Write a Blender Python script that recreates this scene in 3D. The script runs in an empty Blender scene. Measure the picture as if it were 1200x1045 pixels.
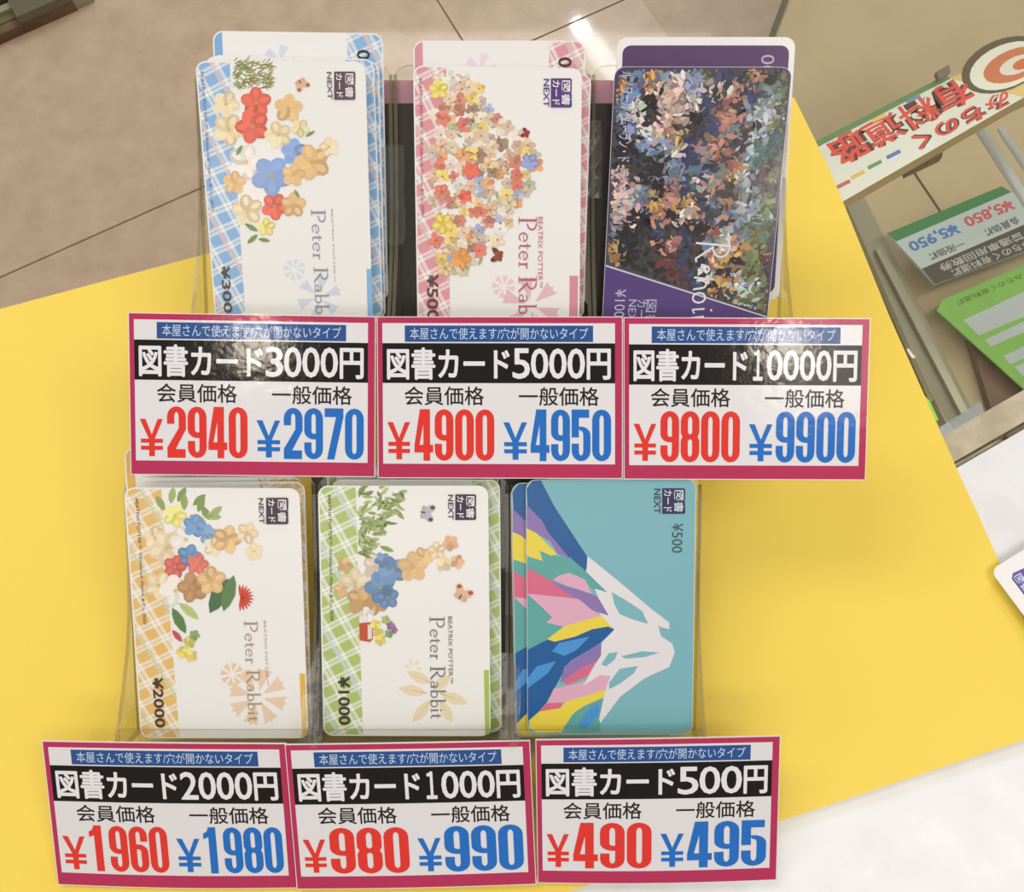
import bpy, math, random
from mathutils import Vector, Matrix

# ------------------------------------------------------------------ camera, world, light, exposure
SC = bpy.context.scene
C = SC.collection
F, DEP, H = 1200.0, math.radians(72), 0.365
cam_d = bpy.data.cameras.new('camera')
cam = bpy.data.objects.new('camera', cam_d); C.objects.link(cam)
cam_d.sensor_fit = 'HORIZONTAL'; cam_d.sensor_width = 36.0; cam_d.lens = 36.0 * F / 1200.0
cam_d.clip_start = 0.01; cam_d.clip_end = 50
cam.location = (0, 0, H); cam.rotation_euler = (math.radians(90) - DEP, 0, 0)
SC.camera = cam
SC.view_settings.view_transform = 'Standard'
SC.view_settings.look = 'None'
SC.view_settings.gamma = 1
SC.view_settings.use_curve_mapping = False
SC.view_settings.exposure = -0.42

w = bpy.data.worlds.new('shop_ambience'); SC.world = w; w.use_nodes = True
w.node_tree.nodes['Background'].inputs[0].default_value = (1.0, 0.885, 0.80, 1)
w.node_tree.nodes['Background'].inputs[1].default_value = 0.55

def area(name, loc, sx, sy, power, color=(1, .91, .82), rot=(0, 0, 0)):
    l = bpy.data.lights.new(name, 'AREA'); l.shape = 'RECTANGLE'; l.size = sx; l.size_y = sy
    l.energy = power; l.color = color
    o = bpy.data.objects.new(name, l); C.objects.link(o); o.location = loc; o.rotation_euler = rot
    return o
area('overhead_area', (0.85, -0.15, 1.55), 0.75, 0.6, 10)
area('overhead_area', (0.1, 2.6, 1.55), 1.6, 1.2, 33)  # added over the aisle to brighten the floor, no such fixture seen
area('overhead_area', (-0.9, 0.7, 1.55), 1.2, 0.5, 13)
area('overhead_area', (-0.2, -1.0, 1.55), 1.2, 0.4, 8)
area('fluorescent_tube', (0.605, 2.75, 1.55), 0.045, 1.2, 26, (.86, .93, 1.0), (0, 0, math.radians(32)))
area('fluorescent_tube', (0.74, 0.78, 1.55), 0.17, 0.022, .32, (1, .95, .85), (0, 0, math.radians(30)))
area('fluorescent_tube', (0.76, 0.71, 1.55), 0.17, 0.022, .32, (1, .95, .85), (0, 0, math.radians(30)))
for x in (-0.46, 0.49):
    l = bpy.data.lights.new('downlight', 'AREA'); l.shape = 'DISK'; l.size = 0.075; l.energy = 1.0; l.color = (1, .88, .72)
    o = bpy.data.objects.new('downlight', l); C.objects.link(o); o.location = (x, -0.30, 1.53)

# ------------------------------------------------------------------ helpers
R = random.Random(7)
def ray(x, y):
    dx, dy = x - 600.0, 522.5 - y
    return Vector((dx, dy * math.sin(DEP) + F * math.cos(DEP), dy * math.cos(DEP) - F * math.sin(DEP)))
CAM = Vector((0, 0, H))
class Plane:
    def __init__(s, p, n): s.p = Vector(p); s.n = Vector(n).normalized()
    def hit(s, x, y, off=0.0):
        r = ray(x, y); t = (s.p - CAM).dot(s.n) / r.dot(s.n)
        return CAM + r * t + s.n * off
def level(z): return Plane((0, 0, z), (0, 0, 1))
def tilted(y, z, deg):
    a = math.radians(deg); return Plane((0, y, z), (0, -math.sin(a), math.cos(a)))

def solve(A, b):
    n = len(b); M = [r[:] + [v] for r, v in zip(A, b)]
    for i in range(n):
        p = max(range(i, n), key=lambda k: abs(M[k][i])); M[i], M[p] = M[p], M[i]
        for k in range(n):
            if k != i:
                f = M[k][i] / M[i][i]
                for j in range(i, n + 1): M[k][j] -= f * M[i][j]
    return [M[i][n] / M[i][i] for i in range(n)]
def homog(src, dst):
    A, b = [], []
    for (u, v), (x, y) in zip(src, dst):
        A.append([u, v, 1, 0, 0, 0, -u * x, -v * x]); b.append(x)
        A.append([0, 0, 0, u, v, 1, -u * y, -v * y]); b.append(y)
    h = solve(A, b) + [1.0]
    def f(u, v):
        d = h[6] * u + h[7] * v + 1
        return ((h[0] * u + h[1] * v + h[2]) / d, (h[3] * u + h[4] * v + h[5]) / d)
    return f
class Sheet:
    """a flat printed thing of w x h millimetres lying on a plane; u to the right, v downwards"""
    def __init__(s, quad, w, h, plane, lift=0.0, sag=0.0):
        s.w, s.h, s.pl, s.lift, s.sag = w, h, plane, lift, sag
        c = [(0, 0), (w, 0), (w, h), (0, h)]
        s.f = homog(c, quad); s.g = homog(quad, c); s.quad = quad
    def uv(s, u, v, off=0.0):
        x, y = s.f(u, v)
        if s.sag: y += s.sag * math.sin(math.pi * max(0, min(1, u / s.w))) * (0.25 + 0.75 * v / s.h)
        return s.pl.hit(x, y, s.lift + off)
    def px(s, x, y, off=0.0): return s.uv(*s.g(x, y), off)

def lin(c): return tuple((v / 12.92 if v <= .04045 else ((v + .055) / 1.055) ** 2.4) for v in (k / 255.0 for k in c))
WREF = lin((246, 232, 218))
def ink(c, k=0.86):
    return tuple(min(.95, a / b * k) for a, b in zip(lin(c), WREF)) + (1,)

def new_mat(name, col, rough=.5, metal=0, coat=0, coatr=.1, bump=0, bscale=300, spec=.5):
    m = bpy.data.materials.new(name); m.use_nodes = True
    b = m.node_tree.nodes['Principled BSDF']
    if col: b.inputs['Base Color'].default_value = ink(col)
    b.inputs['Roughness'].default_value = rough; b.inputs['Metallic'].default_value = metal
    b.inputs['Specular IOR Level'].default_value = spec
    b.inputs['Coat Weight'].default_value = coat; b.inputs['Coat Roughness'].default_value = coatr
    if bump:
        nt = m.node_tree; g = nt.nodes.new('ShaderNodeNewGeometry'); n = nt.nodes.new('ShaderNodeTexNoise')
        n.inputs['Scale'].default_value = bscale; n.inputs['Detail'].default_value = 2
        nt.links.new(g.outputs['Position'], n.inputs['Vector'])
        bp = nt.nodes.new('ShaderNodeBump'); bp.inputs['Strength'].default_value = bump; bp.inputs['Distance'].default_value = .001
        nt.links.new(n.outputs['Fac'], bp.inputs['Height'])
        nt.links.new(bp.outputs['Normal'], b.inputs['Coat Normal' if coat else 'Normal'])
    return m
def ink_mat(name, **k):
    m = new_mat(name, None, **k); nt = m.node_tree
    a = nt.nodes.new('ShaderNodeVertexColor'); a.layer_name = 'Col'
    nt.links.new(a.outputs['Color'], nt.nodes['Principled BSDF'].inputs['Base Color'])
    return m
def mottle(m, c1, c2, scale, detail=4, rough=.6):
    nt = m.node_tree; g = nt.nodes.new('ShaderNodeNewGeometry'); n = nt.nodes.new('ShaderNodeTexNoise')
    n.inputs['Scale'].default_value = scale; n.inputs['Detail'].default_value = detail; n.inputs['Roughness'].default_value = rough
    r = nt.nodes.new('ShaderNodeValToRGB'); r.color_ramp.elements[0].position = .35; r.color_ramp.elements[1].position = .65
    r.color_ramp.elements[0].color = ink(c1); r.color_ramp.elements[1].color = ink(c2)
    nt.links.new(g.outputs['Position'], n.inputs['Vector']); nt.links.new(n.outputs['Fac'], r.inputs['Fac'])
    nt.links.new(r.outputs['Color'], nt.nodes['Principled BSDF'].inputs['Base Color'])
    return m
def clear_mat(name, tint, refl=.06, body=0.0, bodycol=(200, 190, 170), rough=.03, film=0):
    m = bpy.data.materials.new(name); m.use_nodes = True; nt = m.node_tree
    for n in list(nt.nodes): nt.nodes.remove(n)
    out = nt.nodes.new('ShaderNodeOutputMaterial'); tr = nt.nodes.new('ShaderNodeBsdfTransparent')
    gl = nt.nodes.new('ShaderNodeBsdfGlossy'); df = nt.nodes.new('ShaderNodeBsdfDiffuse')
    tr.inputs[0].default_value = tint + (1,); gl.inputs['Roughness'].default_value = rough
    df.inputs[0].default_value = ink(bodycol)
    fr = nt.nodes.new('ShaderNodeFresnel'); fr.inputs[0].default_value = 1.45
    if film:
        g = nt.nodes.new('ShaderNodeNewGeometry'); n = nt.nodes.new('ShaderNodeTexNoise'); n.inputs['Scale'].default_value = 160
        bp = nt.nodes.new('ShaderNodeBump'); bp.inputs['Strength'].default_value = film; bp.inputs['Distance'].default_value = .001
        nt.links.new(g.outputs['Position'], n.inputs['Vector']); nt.links.new(n.outputs['Fac'], bp.inputs['Height'])
        nt.links.new(bp.outputs['Normal'], gl.inputs['Normal'])
    m1 = nt.nodes.new('ShaderNodeMixShader'); m2 = nt.nodes.new('ShaderNodeMixShader')
    m1.inputs[0].default_value = body
    nt.links.new(tr.outputs[0], m1.inputs[1]); nt.links.new(df.outputs[0], m1.inputs[2])
    ge = nt.nodes.new('ShaderNodeNewGeometry'); inv = nt.nodes.new('ShaderNodeMath'); inv.operation = 'SUBTRACT'; inv.inputs[0].default_value = 1
    mu = nt.nodes.new('ShaderNodeMath'); mu.operation = 'MULTIPLY'
    nt.links.new(ge.outputs['Backfacing'], inv.inputs[1]); nt.links.new(inv.outputs[0], mu.inputs[0]); nt.links.new(fr.outputs[0], mu.inputs[1])
    nt.links.new(mu.outputs[0], m2.inputs[0]); nt.links.new(m1.outputs[0], m2.inputs[1]); nt.links.new(gl.outputs[0], m2.inputs[2])
    nt.links.new(m2.outputs[0], out.inputs[0])
    return m
def plaid_mat(name, col, accent):
    m = new_mat(name, (255, 255, 255), rough=.4, coat=.15, coatr=.15); nt = m.node_tree; N = nt.nodes; L = nt.links
    uv = N.new('ShaderNodeUVMap'); mp = N.new('ShaderNodeMapping'); mp.inputs['Rotation'].default_value = (0, 0, math.radians(27))
    L.new(uv.outputs[0], mp.inputs['Vector']); sx = N.new('ShaderNodeSeparateXYZ'); L.new(mp.outputs[0], sx.inputs[0])
    def mt(op, a, b=None):
        n = N.new('ShaderNodeMath'); n.operation = op
        for i, v in enumerate((a, b)):
            if v is None: continue
            if isinstance(v, (int, float)): n.inputs[i].default_value = v
            else: L.new(v, n.inputs[i])
        return n.outputs[0]
    def stripe(src, per, lo, hi):
        f = mt('FRACT', mt('DIVIDE', src, per)); return mt('MULTIPLY', mt('GREATER_THAN', f, lo), mt('LESS_THAN', f, hi))
    A = mt('MAXIMUM', stripe(sx.outputs[0], 6.4, 0, .58), stripe(sx.outputs[0], 6.4, .76, .82))
    B = mt('MAXIMUM', stripe(sx.outputs[1], 5.6, 0, .60), stripe(sx.outputs[1], 5.6, .77, .83))
    s = mt('ADD', mt('MULTIPLY', mt('MULTIPLY', A, B), .20), mt('MULTIPLY', mt('ADD', A, B), .36))
    acc = mt('MULTIPLY', stripe(sx.outputs[0], 12.8, .30, .36), 1.0)
    mx = N.new('ShaderNodeMix'); mx.data_type = 'RGBA'; mx.inputs[6].default_value = ink((250, 246, 240)); mx.inputs[7].default_value = ink(col)
    L.new(s, mx.inputs[0])
    m2 = N.new('ShaderNodeMix'); m2.data_type = 'RGBA'; m2.inputs[7].default_value = ink(accent)
    L.new(mt('MULTIPLY', acc, .55), m2.inputs[0]); L.new(mx.outputs[2], m2.inputs[6])
    L.new(m2.outputs[2], N['Principled BSDF'].inputs['Base Color'])
    return m

M = dict(
    card=new_mat('card_plastic', (250, 240, 232), rough=.4, coat=.15, coatr=.15, bump=.02, bscale=120),
    ink=ink_mat('card_ink', rough=.4, coat=.15, coatr=.15, bump=.02, bscale=120, spec=.3),
    paint=ink_mat('painted_print', rough=.4, spec=.3, coat=.3, coatr=.15, bump=.04, bscale=300),
    paper=new_mat('laminated_paper', (236, 226, 219), rough=.5, coat=.8, coatr=.10, bump=.05, bscale=260),
    film=ink_mat('laminated_ink', spec=.1, rough=.5, coat=.5, coatr=.10, bump=.05, bscale=260),
    matte=ink_mat('paper_ink', rough=.6),
    yellow=new_mat('yellow_board', (253, 213, 84), rough=.5, spec=.35, bump=.03, bscale=900),
    white=mottle(new_mat('white_laminate', (240, 232, 226), rough=.33), (236, 226, 220), (243, 236, 230), 60, 6),
    metal=mottle(new_mat('brushed_metal', (190, 175, 150), rough=.5, metal=.15, bump=.2, bscale=700), (182, 164, 132), (212, 192, 158), 90, 8),
    chrome=new_mat('chrome', (205, 202, 192), rough=.25, metal=.4),
    dark=new_mat('dark_metal', (90, 80, 62), rough=.5, metal=.2),
    olive=new_mat('olive_metal', (120, 108, 75), rough=.4, metal=.3),
    bronze=new_mat('pale_metal', (165, 155, 125), rough=.35, metal=.3),
    tile=mottle(new_mat('vinyl_tile', (170, 146, 118), rough=.42, coat=1, coatr=.05), (186, 156, 124), (204, 173, 141), 22, 7, .7),
    grout=new_mat('grout', (172, 144, 114), rough=.8),
    base=mottle(new_mat('shelf_board', (170, 150, 116), rough=.5), (188, 162, 122), (196, 170, 130), 9, 4),
    wood=mottle(new_mat('brown_board', (100, 70, 45), rough=.5), (92, 62, 40), (125, 95, 66), 14, 4),
    cardboard=new_mat('cardboard', (160, 130, 80), rough=.8),
    black=new_mat('black_plastic', (28, 22, 18), rough=.45),
    pink=new_mat('pink_band', (215, 150, 165), rough=.5),
    acrylic=clear_mat('clear_acrylic', (.975, .975, .955), body=.012, film=.03),
    edge=clear_mat('acrylic_edge', (.80, .78, .70), body=.28, bodycol=(150, 138, 112), rough=.15),
    glass=clear_mat('counter_glass', (.93, .93, .90), body=.015, rough=.02),
    tape=clear_mat('clear_tape', (.95, .95, .93), body=.07, bodycol=(225, 220, 210), rough=.2, film=.6),
)

def mesh_obj(name, verts, faces, mats, parent=None, fmat=None, cols=None, uvs=None, smooth=False):
    if parent is None or parent.get('_base') is None:
        c = sum((Vector(v) for v in verts), Vector()) / len(verts)
    base = Vector(parent['_base']) if parent is not None and parent.get('_base') is not None else c
    me = bpy.data.meshes.new(name); me.from_pydata([tuple(Vector(v) - base) for v in verts], [], faces)
    for m in (mats if isinstance(mats, (list, tuple)) else [mats]): me.materials.append(m)
    if fmat: me.polygons.foreach_set('material_index', fmat)
    if cols:
        ca = me.color_attributes.new('Col', 'FLOAT_COLOR', 'CORNER'); d = []
        for p, cc in zip(me.polygons, cols): d += list(cc) * p.loop_total
        ca.data.foreach_set('color', d)
    if uvs:
        ul = me.uv_layers.new(name='UVMap'); d = []
        for l in me.loops: d += list(uvs[l.vertex_index])
        ul.data.foreach_set('uv', d)
    if smooth: me.polygons.foreach_set('use_smooth', [True] * len(me.polygons))
    import bmesh
    if not cols and len(faces) > 3:
        bm = bmesh.new(); bm.from_mesh(me); bmesh.ops.recalc_face_normals(bm, faces=bm.faces); bm.to_mesh(me); bm.free()
    me.update()
    o = bpy.data.objects.new(name, me); C.objects.link(o)
    if parent is not None: o.parent = parent
    else: o.location = base; o['_base'] = tuple(base)
    return o
def empty(name, loc, label, cat, group=None):
    o = bpy.data.objects.new(name, None); C.objects.link(o); o.location = loc; o['_base'] = tuple(loc)
    o.empty_display_size = .01
    return tag(o, label, cat, group)
def tag(o, label, cat, group=None):
    o['label'] = label; o['category'] = cat
    if group: o['group'] = group
    return o
def prism(ring_top, ring_bot, v0=0):
    n = len(ring_top); vs = list(ring_top) + list(ring_bot)
    fs = [list(range(n)), list(range(2 * n - 1, n - 1, -1))]
    fs += [[i, n + i, n + (i + 1) % n, (i + 1) % n] for i in range(n)]
    return vs, [[k + v0 for k in f] for f in fs]
def slab(name, px, plane, th, mat, parent=None):
    top = [plane.hit(x, y) for x, y in px]; bot = [p - plane.n * th for p in top]
    v, f = prism(top, bot); return mesh_obj(name, v, f, mat, parent)

# ------------------------------------------------------------------ printed matter
_tc = {}
def text_geo(s, bold=0.0):
    k = (s, bold)
    if k in _tc: return _tc[k]
    cu = bpy.data.curves.new('t', 'FONT'); cu.body = s; cu.offset = bold; cu.resolution_u = 3
    o = bpy.data.objects.new('t', cu); C.objects.link(o)
    bpy.context.view_layer.update()
    me = bpy.data.meshes.new_from_object(o.evaluated_get(bpy.context.evaluated_depsgraph_get()))
    vs = [(v.co.x, v.co.y) for v in me.vertices]; fs = [list(p.vertices) for p in me.polygons]
    x0 = min(v[0] for v in vs); x1 = max(v[0] for v in vs); y0 = min(v[1] for v in vs); y1 = max(v[1] for v in vs)
    hx = (x1 - x0) or 1; hy = (y1 - y0) or 1
    vs = [((x - x0) / hx, (y - y0) / hy) for x, y in vs]
    bpy.data.objects.remove(o); bpy.data.curves.remove(cu); bpy.data.meshes.remove(me)
    _tc[k] = (vs, fs, hx / hy); return _tc[k]

class Print:
    """collects flat ink shapes on one sheet; every part of the print becomes one mesh"""
    def __init__(s, sheet, root, mat): s.s, s.root, s.mat = sheet, root, mat; s.reset(); s.layer = 1; s.sub = 0
    def reset(s): s.v, s.f, s.c, s.u = [], [], [], []
    def up(s): s.layer += 1
    def off(s): return s.layer * 0.000008 + (s.sub % 16) * 0.0000004
    def raw(s, uvs, faces, col):
        s.sub += 1; n = len(s.v); o = s.off(); s.v += [s.s.uv(u, v, o) for u, v in uvs]; s.u += uvs
        s.f += [[k + n for k in f] for f in faces]; s.c += [col] * len(faces)
    def poly(s, pts, col, px=True):
        if px: pts = [s.s.g(*p) for p in pts]
        s.raw(list(pts), [list(range(len(pts)))], ink(col))
    def rect(s, u0, v0, u1, v1, col, n=1):
        us = [u0 + (u1 - u0) * i / n for i in range(n + 1)]
        s.raw([(u, v0) for u in us] + [(u, v1) for u in us], [[i, i + 1, n + 2 + i, n + 1 + i] for i in range(n)], ink(col))
    def ell(s, cx, cy, rx, ry, col, rot=0, n=12):
        a = math.radians(rot)
        s.poly([(cx + rx * math.cos(t) * math.cos(a) - ry * math.sin(t) * math.sin(a),
                 cy + rx * math.cos(t) * math.sin(a) + ry * math.sin(t) * math.cos(a))
                for t in (2 * math.pi * i / n for i in range(n))], col)
    def text(s, txt, box, col, bold=0, turn=False, uvbox=False, fat=0.0):
        """box: corners in photo pixels (or uv mm); turn: the line runs downwards, glyph tops to the right"""
        vs, fs, asp = text_geo(txt, bold)
        if uvbox: u0, v0, u1, v1 = box
        else: (u0, v0), (u1, v1) = s.s.g(box[0], box[1]), s.s.g(box[2], box[3])
        s.place(vs, fs, (u0, v0, u1, v1), col, turn, fat)
    def place(s, vs, fs, b, col, turn=False, fat=0.0):
        u0, v0, u1, v1 = b
        if fat:
            for k in range(8):
                a = math.pi * k / 4; du, dv = fat * math.cos(a), fat * math.sin(a)
                s.place(vs, fs, (u0 + du, v0 + dv, u1 + du, v1 + dv), col, turn)
        if turn: pts = [(u0 + y * (u1 - u0), v0 + x * (v1 - v0)) for x, y in vs]
        else: pts = [(u0 + x * (u1 - u0), v1 - y * (v1 - v0)) for x, y in vs]
        s.raw(pts, fs, ink(col))
    def flush(s, name, mat=None):
        if not s.v: return None
        o = mesh_obj(name, s.v, s.f, mat or s.mat, s.root, cols=s.c, uvs=s.u); s.reset(); s.up(); return o

# heavy condensed figures, drawn as bars and half rings (unit height, .56 wide)
def ring(cx, cy, ox, oy, ix, iy, a0, a1, n=8):
    o, i = [], []
    for k in range(n + 1):
        t = math.radians(a0 + (a1 - a0) * k / n)
        o.append((cx + ox * math.cos(t), cy + oy * math.sin(t))); i.append((cx + ix * math.cos(t), cy + iy * math.sin(t)))
    return [[o[k], o[k + 1], i[k + 1], i[k]] for k in range(n)]
def bar(x0, y0, x1, y1): return [[(x0, y0), (x1, y0), (x1, y1), (x0, y1)]]
B_, W_ = .215, .56
CAP = ring(.28, .8, .28, .2, .065, .09, 0, 180); CUP = ring(.28, .2, .28, .2, .065, .09, 180, 360)
Lb = lambda a, b: bar(0, a, B_, b)
Rb = lambda a, b: bar(W_ - B_, a, W_, b)
NINE = CAP + CUP + Lb(.56, .8) + Rb(.2, .8) + Lb(.2, .33) + ring(.28, .56, .28, .17, .065, .06, 180, 270) + bar(.28, .39, .36, .5)
FIG = {
    '0': CAP + CUP + Lb(.2, .8) + Rb(.2, .8), '9': NINE,
    '6': [[(W_ - x, 1 - y) for x, y in p] for p in NINE],
    '8': CAP + CUP + Lb(.58, .8) + Rb(.58, .8) + Lb(.2, .42) + Rb(.2, .42)
         + [[(0, .58), (.03, .53), (.05, .5), (.03, .47), (0, .42), (B_, .42), (.28, .46), (W_ - B_, .42), (W_, .42), (.53, .47), (.51, .5), (.53, .53), (W_, .58), (W_ - B_, .58), (.28, .54), (B_, .58)]],
    '5': bar(0, .84, .52, 1) + Lb(.46, .84) + ring(.28, .5, .28, .17, .065, .09, 0, 110) + Rb(.2, .5) + CUP + Lb(.2, .34),
    '4': bar(.27, 0, .47, 1) + bar(0, .16, .56, .31) + [[(0, .3), (.15, .3), (.29, .78), (.29, 1), (.17, 1)]],
    '7': bar(0, .83, .56, 1) + [[(.07, 0), (.29, 0), (.56, .83), (.34, .83)]],
    '2': CAP + Lb(.66, .8) + Rb(.64, .8) + [[(0, .16), (0, .2), (W_ - B_, .58), (W_ - B_, .64), (W_, .64), (W_, .56), (.24, .16)]] + bar(0, 0, .54, .17),
    '1': bar(.17, 0, .40, 1) + [[(.02, .74), (.02, .86), (.12, .9), (.2, 1), (.22, .8)]],
    'Y': [[(0, 1), (.2, 1), (.42, .56), (.42, .38), (.36, .38)], [(.8, 1), (.62, 1), (.40, .56), (.40, .38), (.46, .38)]]
         + bar(.03, .36, .79, .47) + bar(.03, .17, .79, .28) + bar(.31, 0, .51, .48),
}
def figures(pr, s, u0, v0, u1, v1, col):
    n = len(s); g = .05; tot = n * W_ + (n - 1) * g; x = 0
    for ch in s:
        sc = (u1 - u0) / tot
        for p in FIG[ch]: pr.raw([(u0 + (x + a) * sc, v1 - b * (v1 - v0)) for a, b in p], [list(range(len(p)))], ink(col))
        x += W_ + g
def yen(pr, u0, v0, u1, v1, col):
    for p in FIG['Y']: pr.raw([(u0 + a / .8 * (u1 - u0), v1 - b * (v1 - v0)) for a, b in p], [list(range(len(p)))], ink(col))

# serif strokes for the card title
def stroke(pts, w):
    out = []
    for (a, b) in zip(pts, pts[1:]):
        d = Vector((b[0] - a[0], b[1] - a[1])); L = d.length or 1; n = Vector((-d.y, d.x)) / L * w / 2; e = d / L * w * .15
        out.append([(a[0] - e.x + n.x, a[1] - e.y + n.y), (a[0] - e.x - n.x, a[1] - e.y - n.y), (b[0] + e.x - n.x, b[1] + e.y - n.y), (b[0] + e.x + n.x, b[1] + e.y + n.y)])
    return out
def arc(cx, cy, rx, ry, a0, a1, n=9):
    return [(cx + rx * math.cos(math.radians(a0 + (a1 - a0) * k / n)), cy + ry * math.sin(math.radians(a0 + (a1 - a0) * k / n))) for k in range(n + 1)]
PB = stroke([(.15, 0), (.15, 1)], .10) + stroke([(0, .015), (.32, .015)], .03) + stroke([(0, .985), (.3, .985)], .03) + stroke(arc(.30, .73, .25, .25, 90, -90), .07)
SER = {
    'P': (PB, .66), 'R': (PB + stroke([(.30, .49), (.66, .02)], .09) + stroke([(.6, .015), (.76, .015)], .03), .78),
    'e': (stroke(arc(.22, .25, .18, .23, 5, 320, 12), .06) + stroke([(.05, .27), (.4, .27)], .03), .47),
    't': (stroke([(.13, .08), (.13, .64)], .08) + stroke([(0, .47), (.3, .47)], .03) + stroke(arc(.21, .09, .08, .07, 180, 320, 5), .05), .34),
    'r': (stroke([(.12, 0), (.12, .48)], .08) + stroke([(.02, .015), (.24, .015)], .03) + stroke([(.02, .46), (.12, .48)], .03) + stroke(arc(.24, .34, .1, .12, 170, 50, 4), .06), .37),
    'a': (stroke(arc(.17, .14, .13, .12, 0, 360, 10), .05) + stroke([(.32, .02), (.32, .34)], .08) + stroke(arc(.19, .35, .13, .13, 0, 160, 6), .05), .45),
    'b': (stroke([(.1, 0), (.1, 1)], .08) + stroke([(0, .98), (.1, 1)], .03) + stroke(arc(.26, .23, .16, .22, 0, 360, 12), .06), .50),
    'i': (stroke([(.1, 0), (.1, .48)], .08) + stroke([(0, .015), (.21, .015)], .03) + stroke([(.01, .46), (.1, .48)], .03) + stroke([(.1, .64), (.1, .71)], .08), .26),
    ' ': ([], .28)}
def serif(pr, txt, box, col):
    tot = sum(SER[c][1] for c in txt); u0, v0 = pr.s.g(box[0], box[1]); u1, v1 = pr.s.g(box[2], box[3]); x = 0
    for c in txt:
        for p in SER[c][0]:
            pr.raw([(u0 + b * (u1 - u0), v0 + (x + a) / tot * (v1 - v0)) for a, b in p], [list(range(len(p)))], ink(col))
        x += SER[c][1]

def shade(c, k): return tuple(max(0, min(255, v * k)) for v in c)
def flower(pr, x, y, r, col, n=5, rot=None, eye=(214, 170, 80)):
    col = tuple(a_ * .84 + b_ * .16 for a_, b_ in zip(col, (246, 234, 222)))
    rot = R.uniform(0, 360) if rot is None else rot
    pr.ell(x, y, r * .55, r * .55, shade(col, .9)); pr.up()
    for k in range(n):
        a = math.radians(rot + 360 * k / n)
        pr.ell(x + r * .52 * math.cos(a), y + r * .52 * math.sin(a), r * .58, r * .46, shade(col, R.uniform(.9, 1.12)), math.degrees(a), 10)
        pr.ell(x + r * .62 * math.cos(a), y + r * .62 * math.sin(a), r * .34, r * .2, shade(col, R.uniform(1.04, 1.12)), math.degrees(a), 8) if r > 9 else None
    pr.up(); pr.ell(x, y, r * .16, r * .16, tuple((a_ + b_) / 2 for a_, b_ in zip(eye, col)), 0, 8); pr.layer -= 2
def leaf(pr, x, y, L, wd, rot, col):
    a = math.radians(rot); pts = []
    for t in (0, .2, .5, .8, 1): pts.append((t, math.sin(math.pi * t) ** .8 * .5))
    ring_ = [(L * t, wd * s) for t, s in pts] + [(L * t, -wd * s) for t, s in pts[-2:0:-1]]
    pr.poly([(x + p * math.cos(a) - q * math.sin(a), y + p * math.sin(a) + q * math.cos(a)) for p, q in ring_], col)
    pr.layer += 1
    pr.poly([(x, y - .4), (x + L * .9 * math.cos(a), y + L * .9 * math.sin(a)), (x, y + .4)], shade(col, .72)); pr.layer -= 1
def butterfly(pr, x, y, r, c1, c2, rot=30):
    for s in (-1, 1):
        a = math.radians(rot + s * 38)
        pr.ell(x + r * .6 * math.cos(a), y + r * .6 * math.sin(a), r * .65, r * .36, c1, math.degrees(a), 10)
        pr.up(); pr.ell(x + r * .95 * math.cos(a), y + r * .95 * math.sin(a), r * .24, r * .2, c2, 0, 8); pr.layer -= 1
        a = math.radians(rot + s * 100)
        pr.ell(x + r * .3 * math.cos(a), y + r * .3 * math.sin(a), r * .36, r * .26, shade(c1, .95), math.degrees(a), 8)
    pr.up(); pr.ell(x - r * .1 * math.cos(math.radians(rot)), y, r * .3, r * .08, (110, 70, 50), rot, 8); pr.layer -= 1

# ------------------------------------------------------------------ floor of vinyl tiles
FZ = -0.95
fl = level(FZ)
P0, P1 = fl.hit(717, 6), fl.hit(0, 325)
d1 = (P0 - P1).normalized(); d2 = Vector((-d1.y, d1.x, 0)); org = fl.hit(560, 76); T = 1.05
org = P1 + d1 * ((org - P1).dot(d1))
fv = [org + d1 * a + d2 * b - Vector((0, 0, .004)) for a, b in ((-3.2, -1.4), (2.8, -1.4), (2.8, 3.2), (-3.2, 3.2))]
v, f = prism(fv, [p - Vector((0, 0, .02)) for p in fv])
floor = mesh_obj('floor', v, f, M['grout']); floor['kind'] = 'structure'
def centred_box(cx, cy, z0, z1, hx, hy, ax, ay, bev=0.0):
    c = Vector((cx, cy, 0)); q = []
    t = [c + ax * (sx * (hx - bev)) + ay * (sy * (hy - bev)) + Vector((0, 0, z1)) for sx, sy in ((-1, -1), (1, -1), (1, 1), (-1, 1))]
    b = [c + ax * (sx * hx) + ay * (sy * hy) + Vector((0, 0, z0)) for sx, sy in ((-1, -1), (1, -1), (1, 1), (-1, 1))]
    return prism(t, b)
v, f = centred_box(0, 0, -.004, 0, T / 2 - .0009, T / 2 - .0009, d1, d2, .0006)
tile_me = bpy.data.meshes.new('floor_tile'); tile_me.from_pydata([tuple(p) for p in v], [], f); tile_me.materials.append(M['tile'])
for i in range(-3, 3):
    for j in range(-1, 4):
        o = bpy.data.objects.new('floor_tile', tile_me); C.objects.link(o); o.parent = floor
        o.location = org + d1 * ((i + .5) * T) + d2 * ((j + .5) * T) - Vector(floor['_base'])

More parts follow.
